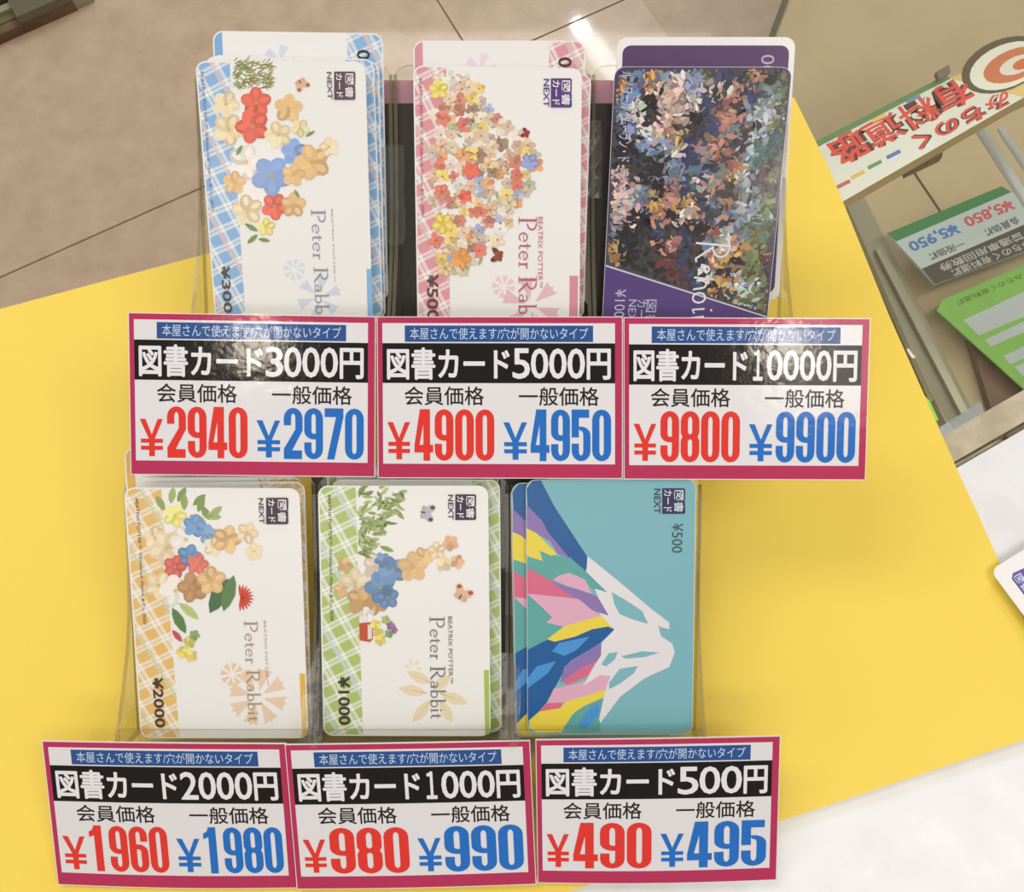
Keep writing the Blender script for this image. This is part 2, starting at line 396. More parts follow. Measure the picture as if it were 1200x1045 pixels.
# ------------------------------------------------------------------ glass showcase and counter
TOPZ = -0.003
ct = level(TOPZ)
ra, rb = ct.hit(1120, 546), ct.hit(1200, 500)
rd = (rb - ra).normalized(); rn = Vector((-rd.y, rd.x, 0))          # along the rim / towards the far side
def P(a, b, z=TOPZ): q = ra + rd * a + rn * b; return Vector((q.x, q.y, z))
show = empty('glass_showcase', P(.2, .2, FZ), 'glass topped showcase with a metal rim and beige shelf, joined to a white counter', 'showcase')
def box_ab(name, a0, a1, b0, b1, z0, z1, mat, parent=show):
    t = [P(a0, b0, z1), P(a1, b0, z1), P(a1, b1, z1), P(a0, b1, z1)]; b = [P(a0, b0, z0), P(a1, b0, z0), P(a1, b1, z0), P(a0, b1, z0)]
    v, f = prism(t, b); return mesh_obj(name, v, f, mat, parent)
rimw = (ct.hit(1106.5, 510) - ra).dot(rn)
box_ab('counter_top', -.62, .7, -.6, -.0008, TOPZ - .03, TOPZ, M['white'])
box_ab('counter_front', -.60, .68, -.58, -.02, FZ, TOPZ - .03, M['white'])
rim = box_ab('metal_rim', -.62, .7, .0016, rimw, TOPZ - .02, TOPZ + .0012, M['metal'])
box_ab('rim_lip', -.62, .7, -.0008, .0016, TOPZ - .02, TOPZ + .0004, M['dark'], rim)
box_ab('rim_ridge', -.62, .7, .0016, .0026, TOPZ + .0012, TOPZ + .0021, M['metal'], rim)
side = (ct.hit(835, 100) - ra).dot(rd)
far = 1.5
box_ab('glass_top', side, .7, rimw, far, TOPZ - .006, TOPZ, M['glass'])
BZ = -.46
bs = level(BZ)
le0, le1 = bs.hit(926, -6), bs.hit(880, 118)
led = (le0 - le1).normalized()
fy = (le1 + led * 1.6).y
q = [P(side + .01, .02, BZ), le1 - led * .12, le1 + led * 1.6, Vector((1.9, fy, BZ)), P(1.3, .02, BZ)]
q = [Vector((p.x, p.y, BZ)) for p in q]
v, f = prism(q, [p - Vector((0, 0, .02)) for p in q]); mesh_obj('inner_shelf', v, f, M['base'], show)
q2 = [le1 - led * .12, le1 + led * 1.6]
t = [Vector((p.x + dx, p.y, BZ + .004)) for p, dx in ((q2[0], 0), (q2[1], 0), (q2[1], -.006), (q2[0], -.006))]
v, f = prism(t, [p - Vector((0, 0, .03)) for p in t]); mesh_obj('shelf_edge_strip', v, f, M['dark'], show)
def strip(name, x0, y0, x1, y1, wpx, z, th, mat, parent=show):
    pl = level(z); d = Vector((x1 - x0, y1 - y0)).normalized(); n = Vector((-d.y, d.x)) * wpx / 2
    return slab(name, [(x0 + n.x, y0 + n.y), (x0 - n.x, y0 - n.y), (x1 - n.x, y1 - n.y), (x1 + n.x, y1 + n.y)], pl, th, mat, parent)
strip('shelf_seam', 1058, 182, 1112, 262, 2.2, BZ + .0008, .001, M['dark'])
strip('diagonal_bar', 992, 228, 1140, 520, 34, BZ + .012, .012, new_mat('grey_beige', (150, 138, 112)))  # flat bars laid diagonally across the shelf in differing tones
strip('diagonal_bar', 986, 232, 1092, 470, 5, BZ + .016, .004, M['olive'])
strip('diagonal_bar', 1030, 290, 1150, 520, 9, BZ + .018, .004, M['bronze'])
case_fill = area('case_fill_light', P(.25, .10, -.03), .7, .04, 1.3, (1, .95, .85), (math.radians(-12), 0, math.atan2(rd.y, rd.x)))  # unseen fill light, added to brighten the case interior
slab('lower_panel', [(1136, 396), (1240, 455), (1190, 520), (1168, 500)], level(-.448), .008, M['wood'], show)
slab('grey_liner', [(1070, 520), (1150, 470), (1160, 515), (1100, 560)], level(-.40), .004, new_mat('grey_liner', (150, 150, 148)), show)
slab('green_tab', [(1078, 458), (1090, 470), (1100, 492), (1084, 496)], level(-.38), .002, new_mat('green_tab', (130, 190, 60)), show)
def tube(name, a, b, r, mat, parent, n=14):
    a, b = Vector(a), Vector(b); d = (b - a).normalized(); x = d.orthogonal().normalized(); y = d.cross(x)
    R1 = [a + (x * math.cos(t) + y * math.sin(t)) * r for t in (2 * math.pi * k / n for k in range(n))]
    v, f = prism([p + (b - a) for p in R1], R1); o = mesh_obj(name, v, f, mat, parent, smooth=False); return o
tube('chrome_bar', level(-.33).hit(1148, 150), level(-.33).hit(1206, 240), .0042, M['chrome'], show)
tube('chrome_bar', level(-.36).hit(1172, 150), level(-.36).hit(1222, 226), .003, M['chrome'], show)

# cardboard sign strip lying in the case
SZ = -.27
sp = level(SZ)
sg = Sheet([(949, 172), (1113, 92), (1200, 114), (986, 237)], 120, 50, sp)
sgn = slab('toll_road_sign', [(930, 179), (1113, 92), (1235, 32), (1330, 60), (1200, 114), (986, 237), (950, 254)], sp, .016, M['cardboard'])
tag(sgn, 'cardboard sign strip with red toll road lettering inside the glass showcase', 'sign')
pr = Print(sg, sgn, M['matte'])
pr.poly([(1113, 92), (1235, 32), (1330, 60), (1200, 114)], (212, 178, 110)); pr.flush('yellow_panel')
pr.poly([(930, 179), (1113, 92), (1200, 114), (986, 237), (950, 254)], (212, 205, 190)); pr.flush('white_panel')
pr.poly([(930, 179), (1108, 88), (1114, 92), (930, 187)], (98, 128, 80)); pr.flush('green_band')
pr.ell(1176, 76, 52, 30, (92, 80, 55), -22, 24); pr.up(); pr.ell(1180, 77, 46, 25, (220, 212, 192), -22, 24); pr.up()
pr.ell(1188, 76, 38, 18, (196, 112, 72), -22, 20); pr.up(); pr.ell(1192, 76, 22, 10, (214, 205, 185), -22, 16); pr.up(); pr.ell(1198, 75, 12, 6, (200, 104, 50), -22, 12)
pr.flush('round_emblem')
def upside(pr, txt, o, ex, ey, col, bold=0.0):
    """text from photo point o, running along ex with its glyph tops towards ey"""
    vs, fs, asp = text_geo(txt, bold)
    pr.raw([pr.s.g(o[0] + x * ex[0] + y * ey[0], o[1] + x * ex[1] + y * ey[1]) for x, y in vs], fs, ink(col))
for off, col in ((.07, (92, 48, 38)), (.015, (212, 76, 60))):
    upside(pr, '有料道路', (1126, 88), (-162, 83), (21, 27), col, off)
    upside(pr, 'みちのく', (1178, 104), (-112, 56), (11, 17), col, off)
    pr.up()
pr.flush('sign_lettering')
for x, y, c in ((988, 216, (190, 90, 80)), (1005, 205, (214, 168, 90)), (1025, 193, (90, 140, 100)), (1047, 181, (80, 110, 170)), (990, 158, (190, 90, 80)), (1030, 138, (220, 180, 100)), (1070, 116, (110, 130, 150))):
    pr.poly([(x - 9, y + 2), (x + 7, y - 6), (x + 9, y - 2), (x - 7, y + 6)], c)
pr.flush('coloured_dashes')
bx = slab('dark_under_piece', [(1062, 204), (1104, 184), (1106, 172), (1058, 192)], level(-.29), .006, new_mat('under_piece_brown', (96, 72, 46)), sgn)  # thin dark brown slab just below the sign
slab('price_card_clip', [(1097, 84), (1112, 76), (1114, 84), (1100, 93)], level(-.262), .004, new_mat('clip_grey', (118, 102, 88)), sgn)

# blue and red price card and the green slip on the inner shelf
PZ = BZ + .03
pq = [(1040, 273), (1174, 218), (1257, 300), (1100, 333)]
pp = level(PZ)
pq = [(1040, 273), (1174, 218), (1262, 272), (1096, 333)]
pc = slab('toll_ticket_price_card', pq, pp, .003, M['matte'] and new_mat('price_card_paper', (182, 186, 178)))
tag(pc, 'upside down price card with green edge and blue 5,950 price in the showcase', 'price tag')
pr = Print(Sheet(pq, 100, 60, pp), pc, M['matte'])
pr.poly([(1040, 273), (1174, 218), (1185, 225), (1050, 283)], (62, 122, 70)); pr.flush('green_band')
pr.poly([(1080, 315), (1240, 246), (1262, 272), (1096, 333)], (78, 68, 56)); pr.flush('black_band')
upside(pr, '¥5,950', (1121, 260), (-59, 25), (9, 12) and (-7, -0) and (7, 11), (70, 118, 172), .03)
pr.reset()
def up2(txt, x0, y0, x1, y1, hx, hy, col, bold=.01): upside(pr, txt, (x0, y0), (x1 - x0, y1 - y0), (hx, hy), col, bold)
up2('¥5,950', 1118, 259, 1061, 283, 9, 13, (72, 116, 168), .035)
up2('¥5,850', 1182, 231, 1126, 254, 9, 13, (196, 88, 84), .035)
pr.flush('price_figures')
up2('一般価格', 1127, 281, 1085, 298, 6, 8, (84, 82, 74), .02); pr.flush('small_lettering')
up2('会員価格', 1191, 253, 1150, 270, 6, 8, (84, 82, 74), .02)
pr.flush('small_lettering'); pr.up()
up2('普通車用回数券', 1196, 271, 1098, 311, 6, 8, (170, 166, 156), .02)
up2('みちのく有料道路', 1206, 280, 1111, 317, 6, 8, (170, 166, 156), .02)
pr.flush('band_lettering')
gz = level(PZ - .006)
gq = [(1103, 352), (1250, 288), (1290, 540), (1200, 456)]
gs = slab('green_slip', [(1103, 352), (1206, 308), (1260, 480), (1200, 456), (1098, 364)], gz, .0015, new_mat('green_paper', (124, 172, 72)))
tag(gs, 'bright green slip with white boxes beside the price card in the showcase', 'form')
pr = Print(Sheet([(1098, 358), (1206, 308), (1260, 420), (1200, 456)], 90, 60, gz), gs, M['matte'])
for q in ([(1129, 375), (1206, 339), (1212, 366), (1147, 393)], [(1154, 398), (1208, 373), (1212, 384), (1161, 406)],
          [(1176, 417), (1212, 400), (1220, 410), (1184, 427)], [(1189, 430), (1216, 418), (1226, 430), (1198, 440)]):
    pr.poly(q, (178, 178, 172))
pr.flush('white_box')
up2('みちのく有料道路', 1196, 320, 1118, 353, 4, 6, (88, 110, 44), .02); pr.flush('slip_lettering')

# far display fixture standing on the floor, top left
fx = empty('shelf_fixture', fl.hit(-60, 40), 'metal shelf fixture with rails standing on the tiled floor at top left', 'fixture')
def fix_strip(name, off, wd, z0, z1, mat, x0=-140, x1=124):
    # runs parallel to the line (0,55)-(124,0) at a real distance from it, on the floor side
    a, b = fl.hit(0, 54), fl.hit(122, 0); d = (b - a).normalized(); n = Vector((-d.y, d.x, 0))
    A = a - d * .35; Bq = a + d * (.13 + x1 * 0)
    t = [A + n * off, Bq + n * off, Bq + n * (off + wd), A + n * (off + wd)]
    v, f = prism([Vector((p.x, p.y, z1)) for p in t], [Vector((p.x, p.y, z0)) for p in t])
    return mesh_obj(name, v, f, mat, fx)
fix_strip('base_rail', .002, .016, FZ, FZ + .018, M['wood'])
fix_strip('rail', .018, .014, FZ, FZ + .02, M['olive'])
fix_strip('rail', .032, .012, FZ, FZ + .026, M['bronze'])
fix_strip('groove', .044, .013, FZ, FZ + .010, M['black'])
fix_strip('rail', .057, .014, FZ, FZ + .028, M['olive'])
fix_strip('rail', .071, .010, FZ, FZ + .030, M['bronze'])
fix_strip('groove', .081, .02, FZ, FZ + .012, M['wood'])
fix_strip('rear_panel', .101, .25, FZ, FZ + .03, M['dark'])
a, b = fl.hit(0, 54), fl.hit(122, 0); d = (b - a).normalized(); n = Vector((-d.y, d.x, 0)); e = a + d * .1305
t = [e + n * .004, e + d * .03 + n * .004, e + d * .03 + n * .35, e + n * .35]
v, f = prism([Vector((p.x, p.y, FZ + .02)) for p in t], [Vector((p.x, p.y, FZ)) for p in t]); mesh_obj('end_cap', v, f, M['bronze'], fx)
t = [a + d * .045 + n * .003, a + d * .1305 + n * .003, a + d * .1305 + n * .3, a + d * .045 + n * .3]
v, f = prism([Vector((p.x, p.y, FZ + .034)) for p in t], [Vector((p.x, p.y, FZ)) for p in t]); mesh_obj('cover_plate', v, f, new_mat('cover_plate', (112, 102, 76), rough=.4, metal=.2), fx)

# ------------------------------------------------------------------ yellow board
z0 = level(0.0)
edge = [(931, 115), (973, 200), (1043, 372), (1105, 512), (1126, 560), (1146, 602), (1170, 657)]
Bc, Cc = z0.hit(929, 114), z0.hit(1253, 849)
e1d = (z0.hit(0, 367) - z0.hit(928, 119)).normalized(); e3d = (z0.hit(665, 1045) - z0.hit(1200, 867)).normalized()
top = [Bc] + [z0.hit(*p) for p in edge] + [Cc, Cc + e3d * .62, Bc + e1d * .62]
v, f = prism(top, [p - Vector((0, 0, .0025)) for p in top])
board = mesh_obj('display_board', v, f, M['yellow'])
tag(board, 'large plain yellow board lying under the card holders on the counter', 'board')

# ------------------------------------------------------------------ card rows
AF = 25.5
class Row:
    def __init__(s, y, z, deg):
        s.a = math.radians(deg); s.o = Vector((0, y, z)); s.U = Vector((0, math.cos(s.a), math.sin(s.a))); s.N = Vector((0, -math.sin(s.a), math.cos(s.a)))
        s.pl = Plane(s.o, s.N)
    def pt(s, x, u, n): return s.o + Vector((x, 0, 0)) + s.U * u + s.N * n
front, rear = Row(.0142, .0166, AF), Row(.1386, .0558, AF)
front_lab = tilted(.012, .025, 27.0)
rear_lab = tilted(.1382, .0714, 20.0)

def extrude_profile(row, x0, x1, prof):
    """prof: (u, n) outline in mm"""
    A = [row.pt(x0, u * .001, n * .001) for u, n in prof]; Bq = [row.pt(x1, u * .001, n * .001) for u, n in prof]
    return prism(Bq, A)
SLOT = {}
def holder(row, xl, xr, top_u, label):
    """open clear pocket between x = xl..xr (metres)"""
    h = empty('card_holder', row.pt((xl + xr) / 2, 0, -.0105), label, 'card holder', None)
    t = .0012
    def add(name, x0, x1, prof, mats=None):
        v, f = extrude_profile(row, x0, x1, prof)
        big = sorted(range(len(f)), key=lambda k: -area3([v[i] for i in f[k]]))[:2]
        fm = [0 if k in big else 1 for k in range(len(f))]
        return mesh_obj(name, v, f, [M['acrylic'], M['edge']], h, fmat=fm)
    r = 5.0
    # back panel with rounded top corners
    pts = []
    for cx, a0 in ((xr - .005, 0), (xl + .005, 90)):
        for k in range(5):
            a = math.radians(a0 + 22.5 * k); pts.append((cx + .005 * math.cos(a), (top_u - 5) * .001 + .005 * math.sin(a)))
    out = [(xl, -.003), (xr, -.003)] + pts
    A = [row.pt(x, u, -.0105) for x, u in out]; Bq = [row.pt(x, u, -.0117) for x, u in out]
    v, f = prism(A, Bq); mesh_obj('back_panel', v, f, [M['acrylic'], M['edge']], h, fmat=[0, 0] + [1] * (len(f) - 2))
    sp_ = [(-3, -10.5), (-3, 8.2), (3, 8.2), (6, 5.6), (14, 1.5), (26, -4.0), (38, -7.2), (52, -8.8), (top_u - 6, -9.0), (top_u - 3, -10.5)]
    add('side_panel', xl, xl + t, sp_); add('side_panel', xr - t, xr, sp_)
    add('base_ledge', xl + t, xr - t, [(-4.2, -11.7), (-3, -11.7), (-3, 8.2), (-4.2, 8.2)])
    add('front_lip', xl + t, xr - t, [(-3, 7.2), (-3, 8.2), (4.5, 8.2), (4.5, 7.2)])
    return h
def area3(p):
    s = Vector()
    for i in range(1, len(p) - 1): s += (p[i] - p[0]).cross(p[i + 1] - p[0])
    return s.length
NM = {0: ('left', '3000', '2000'), 1: ('middle', '5000', '1000'), 2: ('right', '10000', '500')}
zf = .3225
fx_ = [(-473 + 235 * k) * zf / 1200 for k in range(4)]
zr = .3330
rx_ = [(-375 + 234.3 * k) * zr / 1200 for k in range(4)]
hf, hr = [], []
FT = ['clear acrylic card holder pocket in the front row at left, holding the 2000 yen cards',
      'clear acrylic card holder pocket in the front row middle, holding the 1000 yen cards',
      'clear acrylic card holder pocket, front row right, holding teal mountain cards']
RT = ['clear acrylic card holder pocket in the rear row at left, holding the 3000 yen cards',
      'clear acrylic card holder pocket, rear row middle, holding pink plaid cards',
      'clear acrylic card holder pocket, rear row right, holding purple and painted cards']
for k in range(3):
    hf.append(holder(front, fx_[k] + .0002, fx_[k + 1] - .0002, 84, FT[k]))
    hr.append(holder(rear, rx_[k] + .0002, rx_[k + 1] - .0002, 88, RT[k]))

# risers that carry the holders: wedge blocks whose tops follow the tilt of the pockets
def wedge(name, row, x0, x1, u0, u1, label):
    e = empty(name, (0.5 * (x0 + x1), row.pt(0, (u0 + u1) / 2, 0).y, 0), label, 'stand')
    nn = -.0119
    tp = [row.pt(x0, u0, nn), row.pt(x1, u0, nn), row.pt(x1, u1, nn), row.pt(x0, u1, nn)]
    bt = [Vector((p.x, p.y, 0.0002)) for p in tp]
    v, f = prism(tp, bt); mesh_obj('block', v, f, M['black'], e); return e
wf = wedge('display_riser', front, -.066, .012, .012, .083, 'black wedge riser behind the front row of card pockets')
wr = wedge('display_riser', rear, -.045, .048, -.001, .076, 'black wedge riser with a pink band behind the rear row of pockets')
tp = [rear.pt(-.045, .0762, -.0119), rear.pt(.048, .0762, -.0119), rear.pt(.048, .0835, -.0119), rear.pt(-.045, .0835, -.0119)]
v, f = prism(tp, [Vector((p.x, p.y, .0002)) for p in tp]); mesh_obj('pink_band', v, f, M['pink'], wr)

# ------------------------------------------------------------------ cards
CW, CH = 54.0, 85.6
def rounded(w, h, r, n=5):
    o = []
    for cx, cy, a0 in ((w - r, r, -90), (w - r, h - r, 0), (r, h - r, 90), (r, r, 180)):
        for k in range(n + 1):
            a = math.radians(a0 + 90 * k / n); o.append((cx + r * math.cos(a), cy + r * math.sin(a)))
    return o
def card(quad, row, depth, label, col=None, group=None, th=.0005, name='gift_card'):
    """depth: millimetres behind the foremost card of the pocket"""
    sh = Sheet(quad, CW, CH, Plane(row.o - row.N * depth * .001, row.N))
    o = rounded(CW, CH, 3.2)
    top = [sh.uv(u, v) for u, v in o]; bot = [p - row.N * th for p in top]
    v, f = prism(top, bot); c = mesh_obj(name, v, f, M['card']); tag(c, label, 'card', group)
    return sh, c, Print(sh, c, M['ink'])
def clip_band(pr, pts, mat, name):
    """band on the left of the card following its rounded corners; pts are the inner edge, top to bottom, in px"""
    m = .45; o = rounded(CW - 2 * m, CH - 2 * m, 2.8)
    inner = [pr.s.g(*p) for p in pts]
    left = [(u + m, v + m) for u, v in o if u < 5]
    bl = sorted([p for p in left if p[1] > CH / 2], key=lambda p: (-p[0])); tl = sorted([p for p in left if p[1] <= CH / 2], key=lambda p: p[0])
    ring_ = [(inner[0][0], m)] + inner[1:-1] + [(inner[-1][0], CH - m)] + bl + tl
    pr.raw(ring_, [list(range(len(ring_)))], ink((255, 255, 255))); return pr.flush(name, mat)
def logo(pr, x0, y0, x1, y1, col, bg=(250, 240, 232), full=True):
    w = x1 - x0; bw = w * .74; bx0 = x1 - bw
    pr.poly([(bx0, y0), (x1 - 1, y0), (x1, y0 + 2), (x1 - .3, (y0 + y1) / 2 - 1), (x1 - 1.3, (y0 + y1) / 2), (x1 - .3, (y0 + y1) / 2 + 1), (x1, y1 - 2), (x1 - 1, y1), (bx0, y1)], col)
    pr.text('NEXT', (x0, y0 + .5, x0 + w * .20, y1 - .5), col, .012, True)
    pr.up()
    h = y1 - y0
    pr.text('図', (bx0 + bw * .52, y0 + h * .07, bx0 + bw * .92, y0 + h * .46), bg, .012, True)
    pr.text('書', (bx0 + bw * .52, y0 + h * .53, bx0 + bw * .92, y0 + h * .93), bg, .012, True)
    pr.text('カード', (bx0 + bw * .08, y0 + h * .06, bx0 + bw * .42, y0 + h * .92), bg, .015, True)
    pr.layer -= 1
    pr.flush('logo'); pr.up()
def wm_flower(pr, x, y, r, col, n=8, rot=10):
    for k in range(n):
        a = math.radians(rot + 360 * k / n)
        pr.poly([(x + r * .2 * math.cos(a), y + r * .2 * math.sin(a)), (x + r * math.cos(a - .26), y + r * math.sin(a - .26)),
                 (x + r * .92 * math.cos(a - .08), y + r * .92 * math.sin(a - .08)), (x + r * 1.02 * math.cos(a), y + r * 1.02 * math.sin(a)),
                 (x + r * .92 * math.cos(a + .08), y + r * .92 * math.sin(a + .08)), (x + r * math.cos(a + .26), y + r * math.sin(a + .26))], col)

BLUE, PINK, ORAN, GREEN = (132, 178, 218), (232, 140, 148), (240, 184, 84), (172, 192, 84)
PM = {'b': plaid_mat('blue_plaid', BLUE, (232, 150, 130)), 'p': plaid_mat('pink_plaid', PINK, (196, 160, 120)),
      'o': plaid_mat('orange_plaid', ORAN, (170, 190, 90)), 'g': plaid_mat('green_plaid', GREEN, (150, 200, 215))}
TAN, TAN2, RED, BLU, CRM, GRN, YEL = (226, 176, 110), (240, 208, 158), (232, 88, 66), (118, 150, 200), (240, 226, 208), (128, 152, 84), (240, 208, 84)

def copyright_line(pr, x0, y0, x1, y1, col, dx=3.6):
    (u0, v0), (u1, v1) = pr.s.g(x0, y0), pr.s.g(x1, y1)
    um = (u0 + u1) / 2
    vs, fs, _ = text_geo('BEATRIX POTTER™  ©Frederick Warne & Co. 2020', 0)
    pr.place(vs, fs, (um, v0, um + .95, v1), col, True)
    pr.flush('small_lettering')

# --- behind cards first (rear row)
def turned_card(quad, row, depth, label, band, value, colr, wm, vcol=(70, 60, 55), group=None, back=(244, 238, 234)):
    """the same print seen upside down at the back of a pocket: plaid at the right, colour bar at the left"""
    sh, c, pr = card(quad, row, depth, label, group=group)
    m = .45; o = [(u + m, v + m) for u, v in rounded(CW - 2 * m, CH - 2 * m, 2.8)]
    right = [p for p in o if p[0] > CW - 5]
    rt = sorted([p for p in right if p[1] < CH / 2], key=lambda p: p[0]); rb_ = sorted([p for p in right if p[1] > CH / 2], key=lambda p: -p[0])
    rg = [(CW - 11.5, m)] + rt + rb_ + [(CW - 9, CH - m)]
    pr.raw(rg, [list(range(len(rg)))], ink((255, 255, 255))); pr.flush('plaid_band', PM[band])
    tl = [p for p in o if p[0] < 3.0 and p[1] < CH / 2]; tl.sort(key=lambda p: p[0])
    rg = tl + [(3.0, m), (3.0, 26), (m, 26)]
    pr.raw(rg, [list(range(len(rg)))], ink(colr)); pr.flush('colour_bar')
    for k in range(5):
        a = math.radians(72 * k); pr.raw([(21 + 5 * math.cos(a + t), 9 + 5 * math.sin(a + t)) if t else (21, 9) for t in (0, -.3, -.1, .1, .3)], [[0, 1, 2, 3, 4]], ink(wm))
    pr.flush('faint_flower')
    vs, fs, _ = text_geo(value, .02)
    # figures read upwards: glyph tops to the left
    u0, u1, v0_, v1_ = CW - 4.2, CW - 8.6, 22.5, 5.2
    pr.raw([(u0 + y * (u1 - u0), v0_ + x * (v1_ - v0_)) for x, y in vs], fs, ink(vcol)); pr.flush('value_lettering')
    return c

turned_card([(249, 36), (448.6, 39), (455, 352), (262, 350)], rear, 9.2, 'white card with blue bar standing tallest at the back of the left rear pocket', 'b', '¥3000', (134, 178, 214), (222, 222, 232))
turned_card([(484, 47.5), (685.5, 47.5), (686, 360), (490, 360)], rear, 9.2, 'white card with pink bar standing tallest at the back of the middle rear pocket', 'p', '¥5000', (228, 152, 160), (246, 218, 222))
turned_card([(145, 524), (349, 530), (356, 838), (164, 834)], front, 8.6, 'white card with orange bar at the back of the 2000 yen pocket', 'o', '¥2000', (238, 186, 96), (248, 214, 180))
turned_card([(383, 542), (584, 542), (587, 850), (389, 850)], front, 8.6, 'white card with green bar at the back of the 1000 yen pocket', 'g', '¥1000', (176, 194, 100), (240, 224, 200))

# purple card at the back of the right rear pocket
sh, c, pr = card([(723.5, 43.4), (932.5, 43.4), (913, 352), (714, 350)], rear, 9.2, 'purple card with white border standing tallest at the back of the right rear pocket')
o = [(u + 1.7, v + 2.6) for u, v in rounded(CW - 3.4, CH - 5, 2.6)]
pr.raw(o, [list(range(len(o)))], ink((94, 62, 104))); pr.flush('purple_print')
vs, fs, _ = text_geo('¥10000', 0)
pr.raw([(CW - 6 + y * -4.2, 26 + x * (5.5 - 26)) for x, y in vs], fs, ink((196, 180, 190))); pr.flush('value_lettering')

def plain_back(quad, row, depth, label, band, group, width=9.0):
    """a card in the stack of which the photo shows a plaid rim at the right and top"""
    sh, c, pr = card(quad, row, depth, label, group=group)
    m = .4; o = [(u + m, v + m) for u, v in rounded(CW - 2 * m, CH - 2 * m, 2.8)]
    right = [p for p in o if p[0] > CW - 5]
    rt = sorted([p for p in right if p[1] < CH / 2], key=lambda p: p[0]); rb_ = sorted([p for p in right if p[1] > CH / 2], key=lambda p: -p[0])
    rg = [(CW - width, m)] + rt + rb_ + [(CW - width, CH - m)]
    pr.raw(rg, [list(range(len(rg)))], ink((255, 255, 255))); pr.flush('plaid_band', PM[band]); return c
plain_back([(240, 66), (438, 69), (449, 372), (262, 368)], rear, 4.6, 'blue plaid card rim showing right of the foremost 3000 yen card', 'b', None)
plain_back([(246, 64), (444, 72), (452, 374), (266, 370)], rear, 6.4, 'blue plaid card rim outermost on the right in the left rear pocket', 'b', None)
plain_back([(497, 84), (693, 87), (684, 374), (492, 374)], rear, 5.0, 'pink plaid card leaning out to the right in the middle rear pocket', 'p', None)
plain_back([(156, 566), (357, 564), (366, 862), (172, 862)], front, 4.4, 'orange plaid card rim showing right of the foremost 2000 yen card', 'o', None, 14)
plain_back([(160, 560), (353, 558), (361, 856), (170, 856)], front, 6.2, 'white top edge just above the foremost 2000 yen card', 'o', None, 14)
plain_back([(388, 562), (586, 562), (588, 858), (392, 858)], front, 4.4, 'green plaid card rim showing right of the foremost 1000 yen card', 'g', None)

# --- 3000 yen
sh, c, pr = card([(228.5, 71.5), (428, 72), (437, 385), (253, 383)], rear, 0, 'white 3000 yen card with blue plaid band, foremost in the left rear pocket')
clip_band(pr, [(269, 72), (278, 220), (289, 390)], PM['b'], 'plaid_band')
pr.poly([(429.5, 315), (435, 315), (436.6, 383), (431, 383)], (140, 186, 220)); pr.flush('colour_bar')
wm_flower(pr, 345, 316, 13, (222, 226, 240)); pr.up(); wm_flower(pr, 374, 348, 26, (214, 220, 238), 6, 40); pr.flush('faint_flower')
for k in range(190):
    x, y = R.uniform(272, 316), R.uniform(72, 104)
    leaf(pr, x, y, R.uniform(6, 12), 1.6, R.uniform(-60, 50), R.choice([(168, 172, 98), (190, 168, 104), (150, 160, 92), (206, 176, 132), (184, 188, 128)]))
pr.up()
for a in ((265, 122, 15, TAN2), (268, 152, 18, TAN2), (288, 190, 20, CRM), (275, 214, 13, TAN), (290, 246, 17, TAN2), (300, 120, 17, RED), (296, 148, 19, RED),
          (318, 206, 22, BLU), (345, 178, 15, BLU), (338, 127, 16, TAN), (326, 158, 15, TAN2), (366, 190, 20, TAN), (386, 172, 11, TAN2), (344, 205, 13, TAN), (322, 242, 15, RED), (344, 240, 14, TAN), (352, 150, 10, (232, 210, 150))):
    flower(pr, *a); pr.layer += 1
for a in ((287, 262, 18, 6, 30), (290, 285, 16, 6, -40), (303, 280, 14, 5, 10), (284, 170, 14, 5, 120), (345, 222, 12, 4, 60), (358, 160, 13, 4, -30)): leaf(pr, *a, (138, 158, 88))
flower(pr, 312, 266, 10, (238, 216, 112)); pr.layer += 2
butterfly(pr, 352, 96, 10, (240, 186, 150), (190, 96, 60), 60)
pr.flush('flower_illustration'); pr.up()
serif(pr, 'Peter Rabbit', (364.5, 245, 387, 384), (158, 152, 158)); pr.flush('title_lettering')
pr.text('BEATRIX POTTER™', (388, 245, 393.5, 330), (170, 164, 168), 0, True); pr.flush('subtitle_lettering')
copyright_line(pr, 236, 84, 247, 248, (130, 120, 130))
pr.text('¥3000', (258.5, 311, 274, 380), (92, 84, 84), .02, True); pr.flush('value_lettering')
logo(pr, 383, 84, 416.5, 117, (104, 80, 86))

# --- 5000 yen
sh, c, pr = card([(484, 76.5), (682, 80), (678.7, 392), (489.5, 392)], rear, 0, 'white 5000 yen card with pink plaid band, foremost in the middle rear pocket')
clip_band(pr, [(523, 77), (525, 220), (528, 395)], PM['p'], 'plaid_band')
pr.poly([(667.5, 323), (677.5, 323), (676.7, 388), (667, 388)], (226, 146, 152)); pr.flush('colour_bar')
wm_flower(pr, 590, 336, 14, (246, 206, 206)); pr.up(); wm_flower(pr, 622, 358, 34, (240, 190, 192), 6, 20); pr.flush('faint_flower')
pal = [(232, 186, 128), (226, 150, 92), (240, 214, 190), (206, 120, 96), (214, 190, 150), (236, 196, 96), (168, 176, 200), (176, 180, 140), (222, 110, 84), (206, 180, 156), (150, 116, 90), (240, 226, 210), (236, 200, 160), (226, 180, 140)]
zone = [(510, 95), (545, 88), (560, 95), (580, 125), (604, 150), (634, 190), (612, 235), (600, 262), (572, 300), (545, 318), (512, 318), (505, 200)]
def inside(x, y, P_):
    r = False; j = len(P_) - 1
    for i in range(len(P_)):
        if (P_[i][1] > y) != (P_[j][1] > y) and x < (P_[j][0] - P_[i][0]) * (y - P_[i][1]) / (P_[j][1] - P_[i][1]) + P_[i][0]: r = not r
        j = i
    return r
k = 0
pr.up()
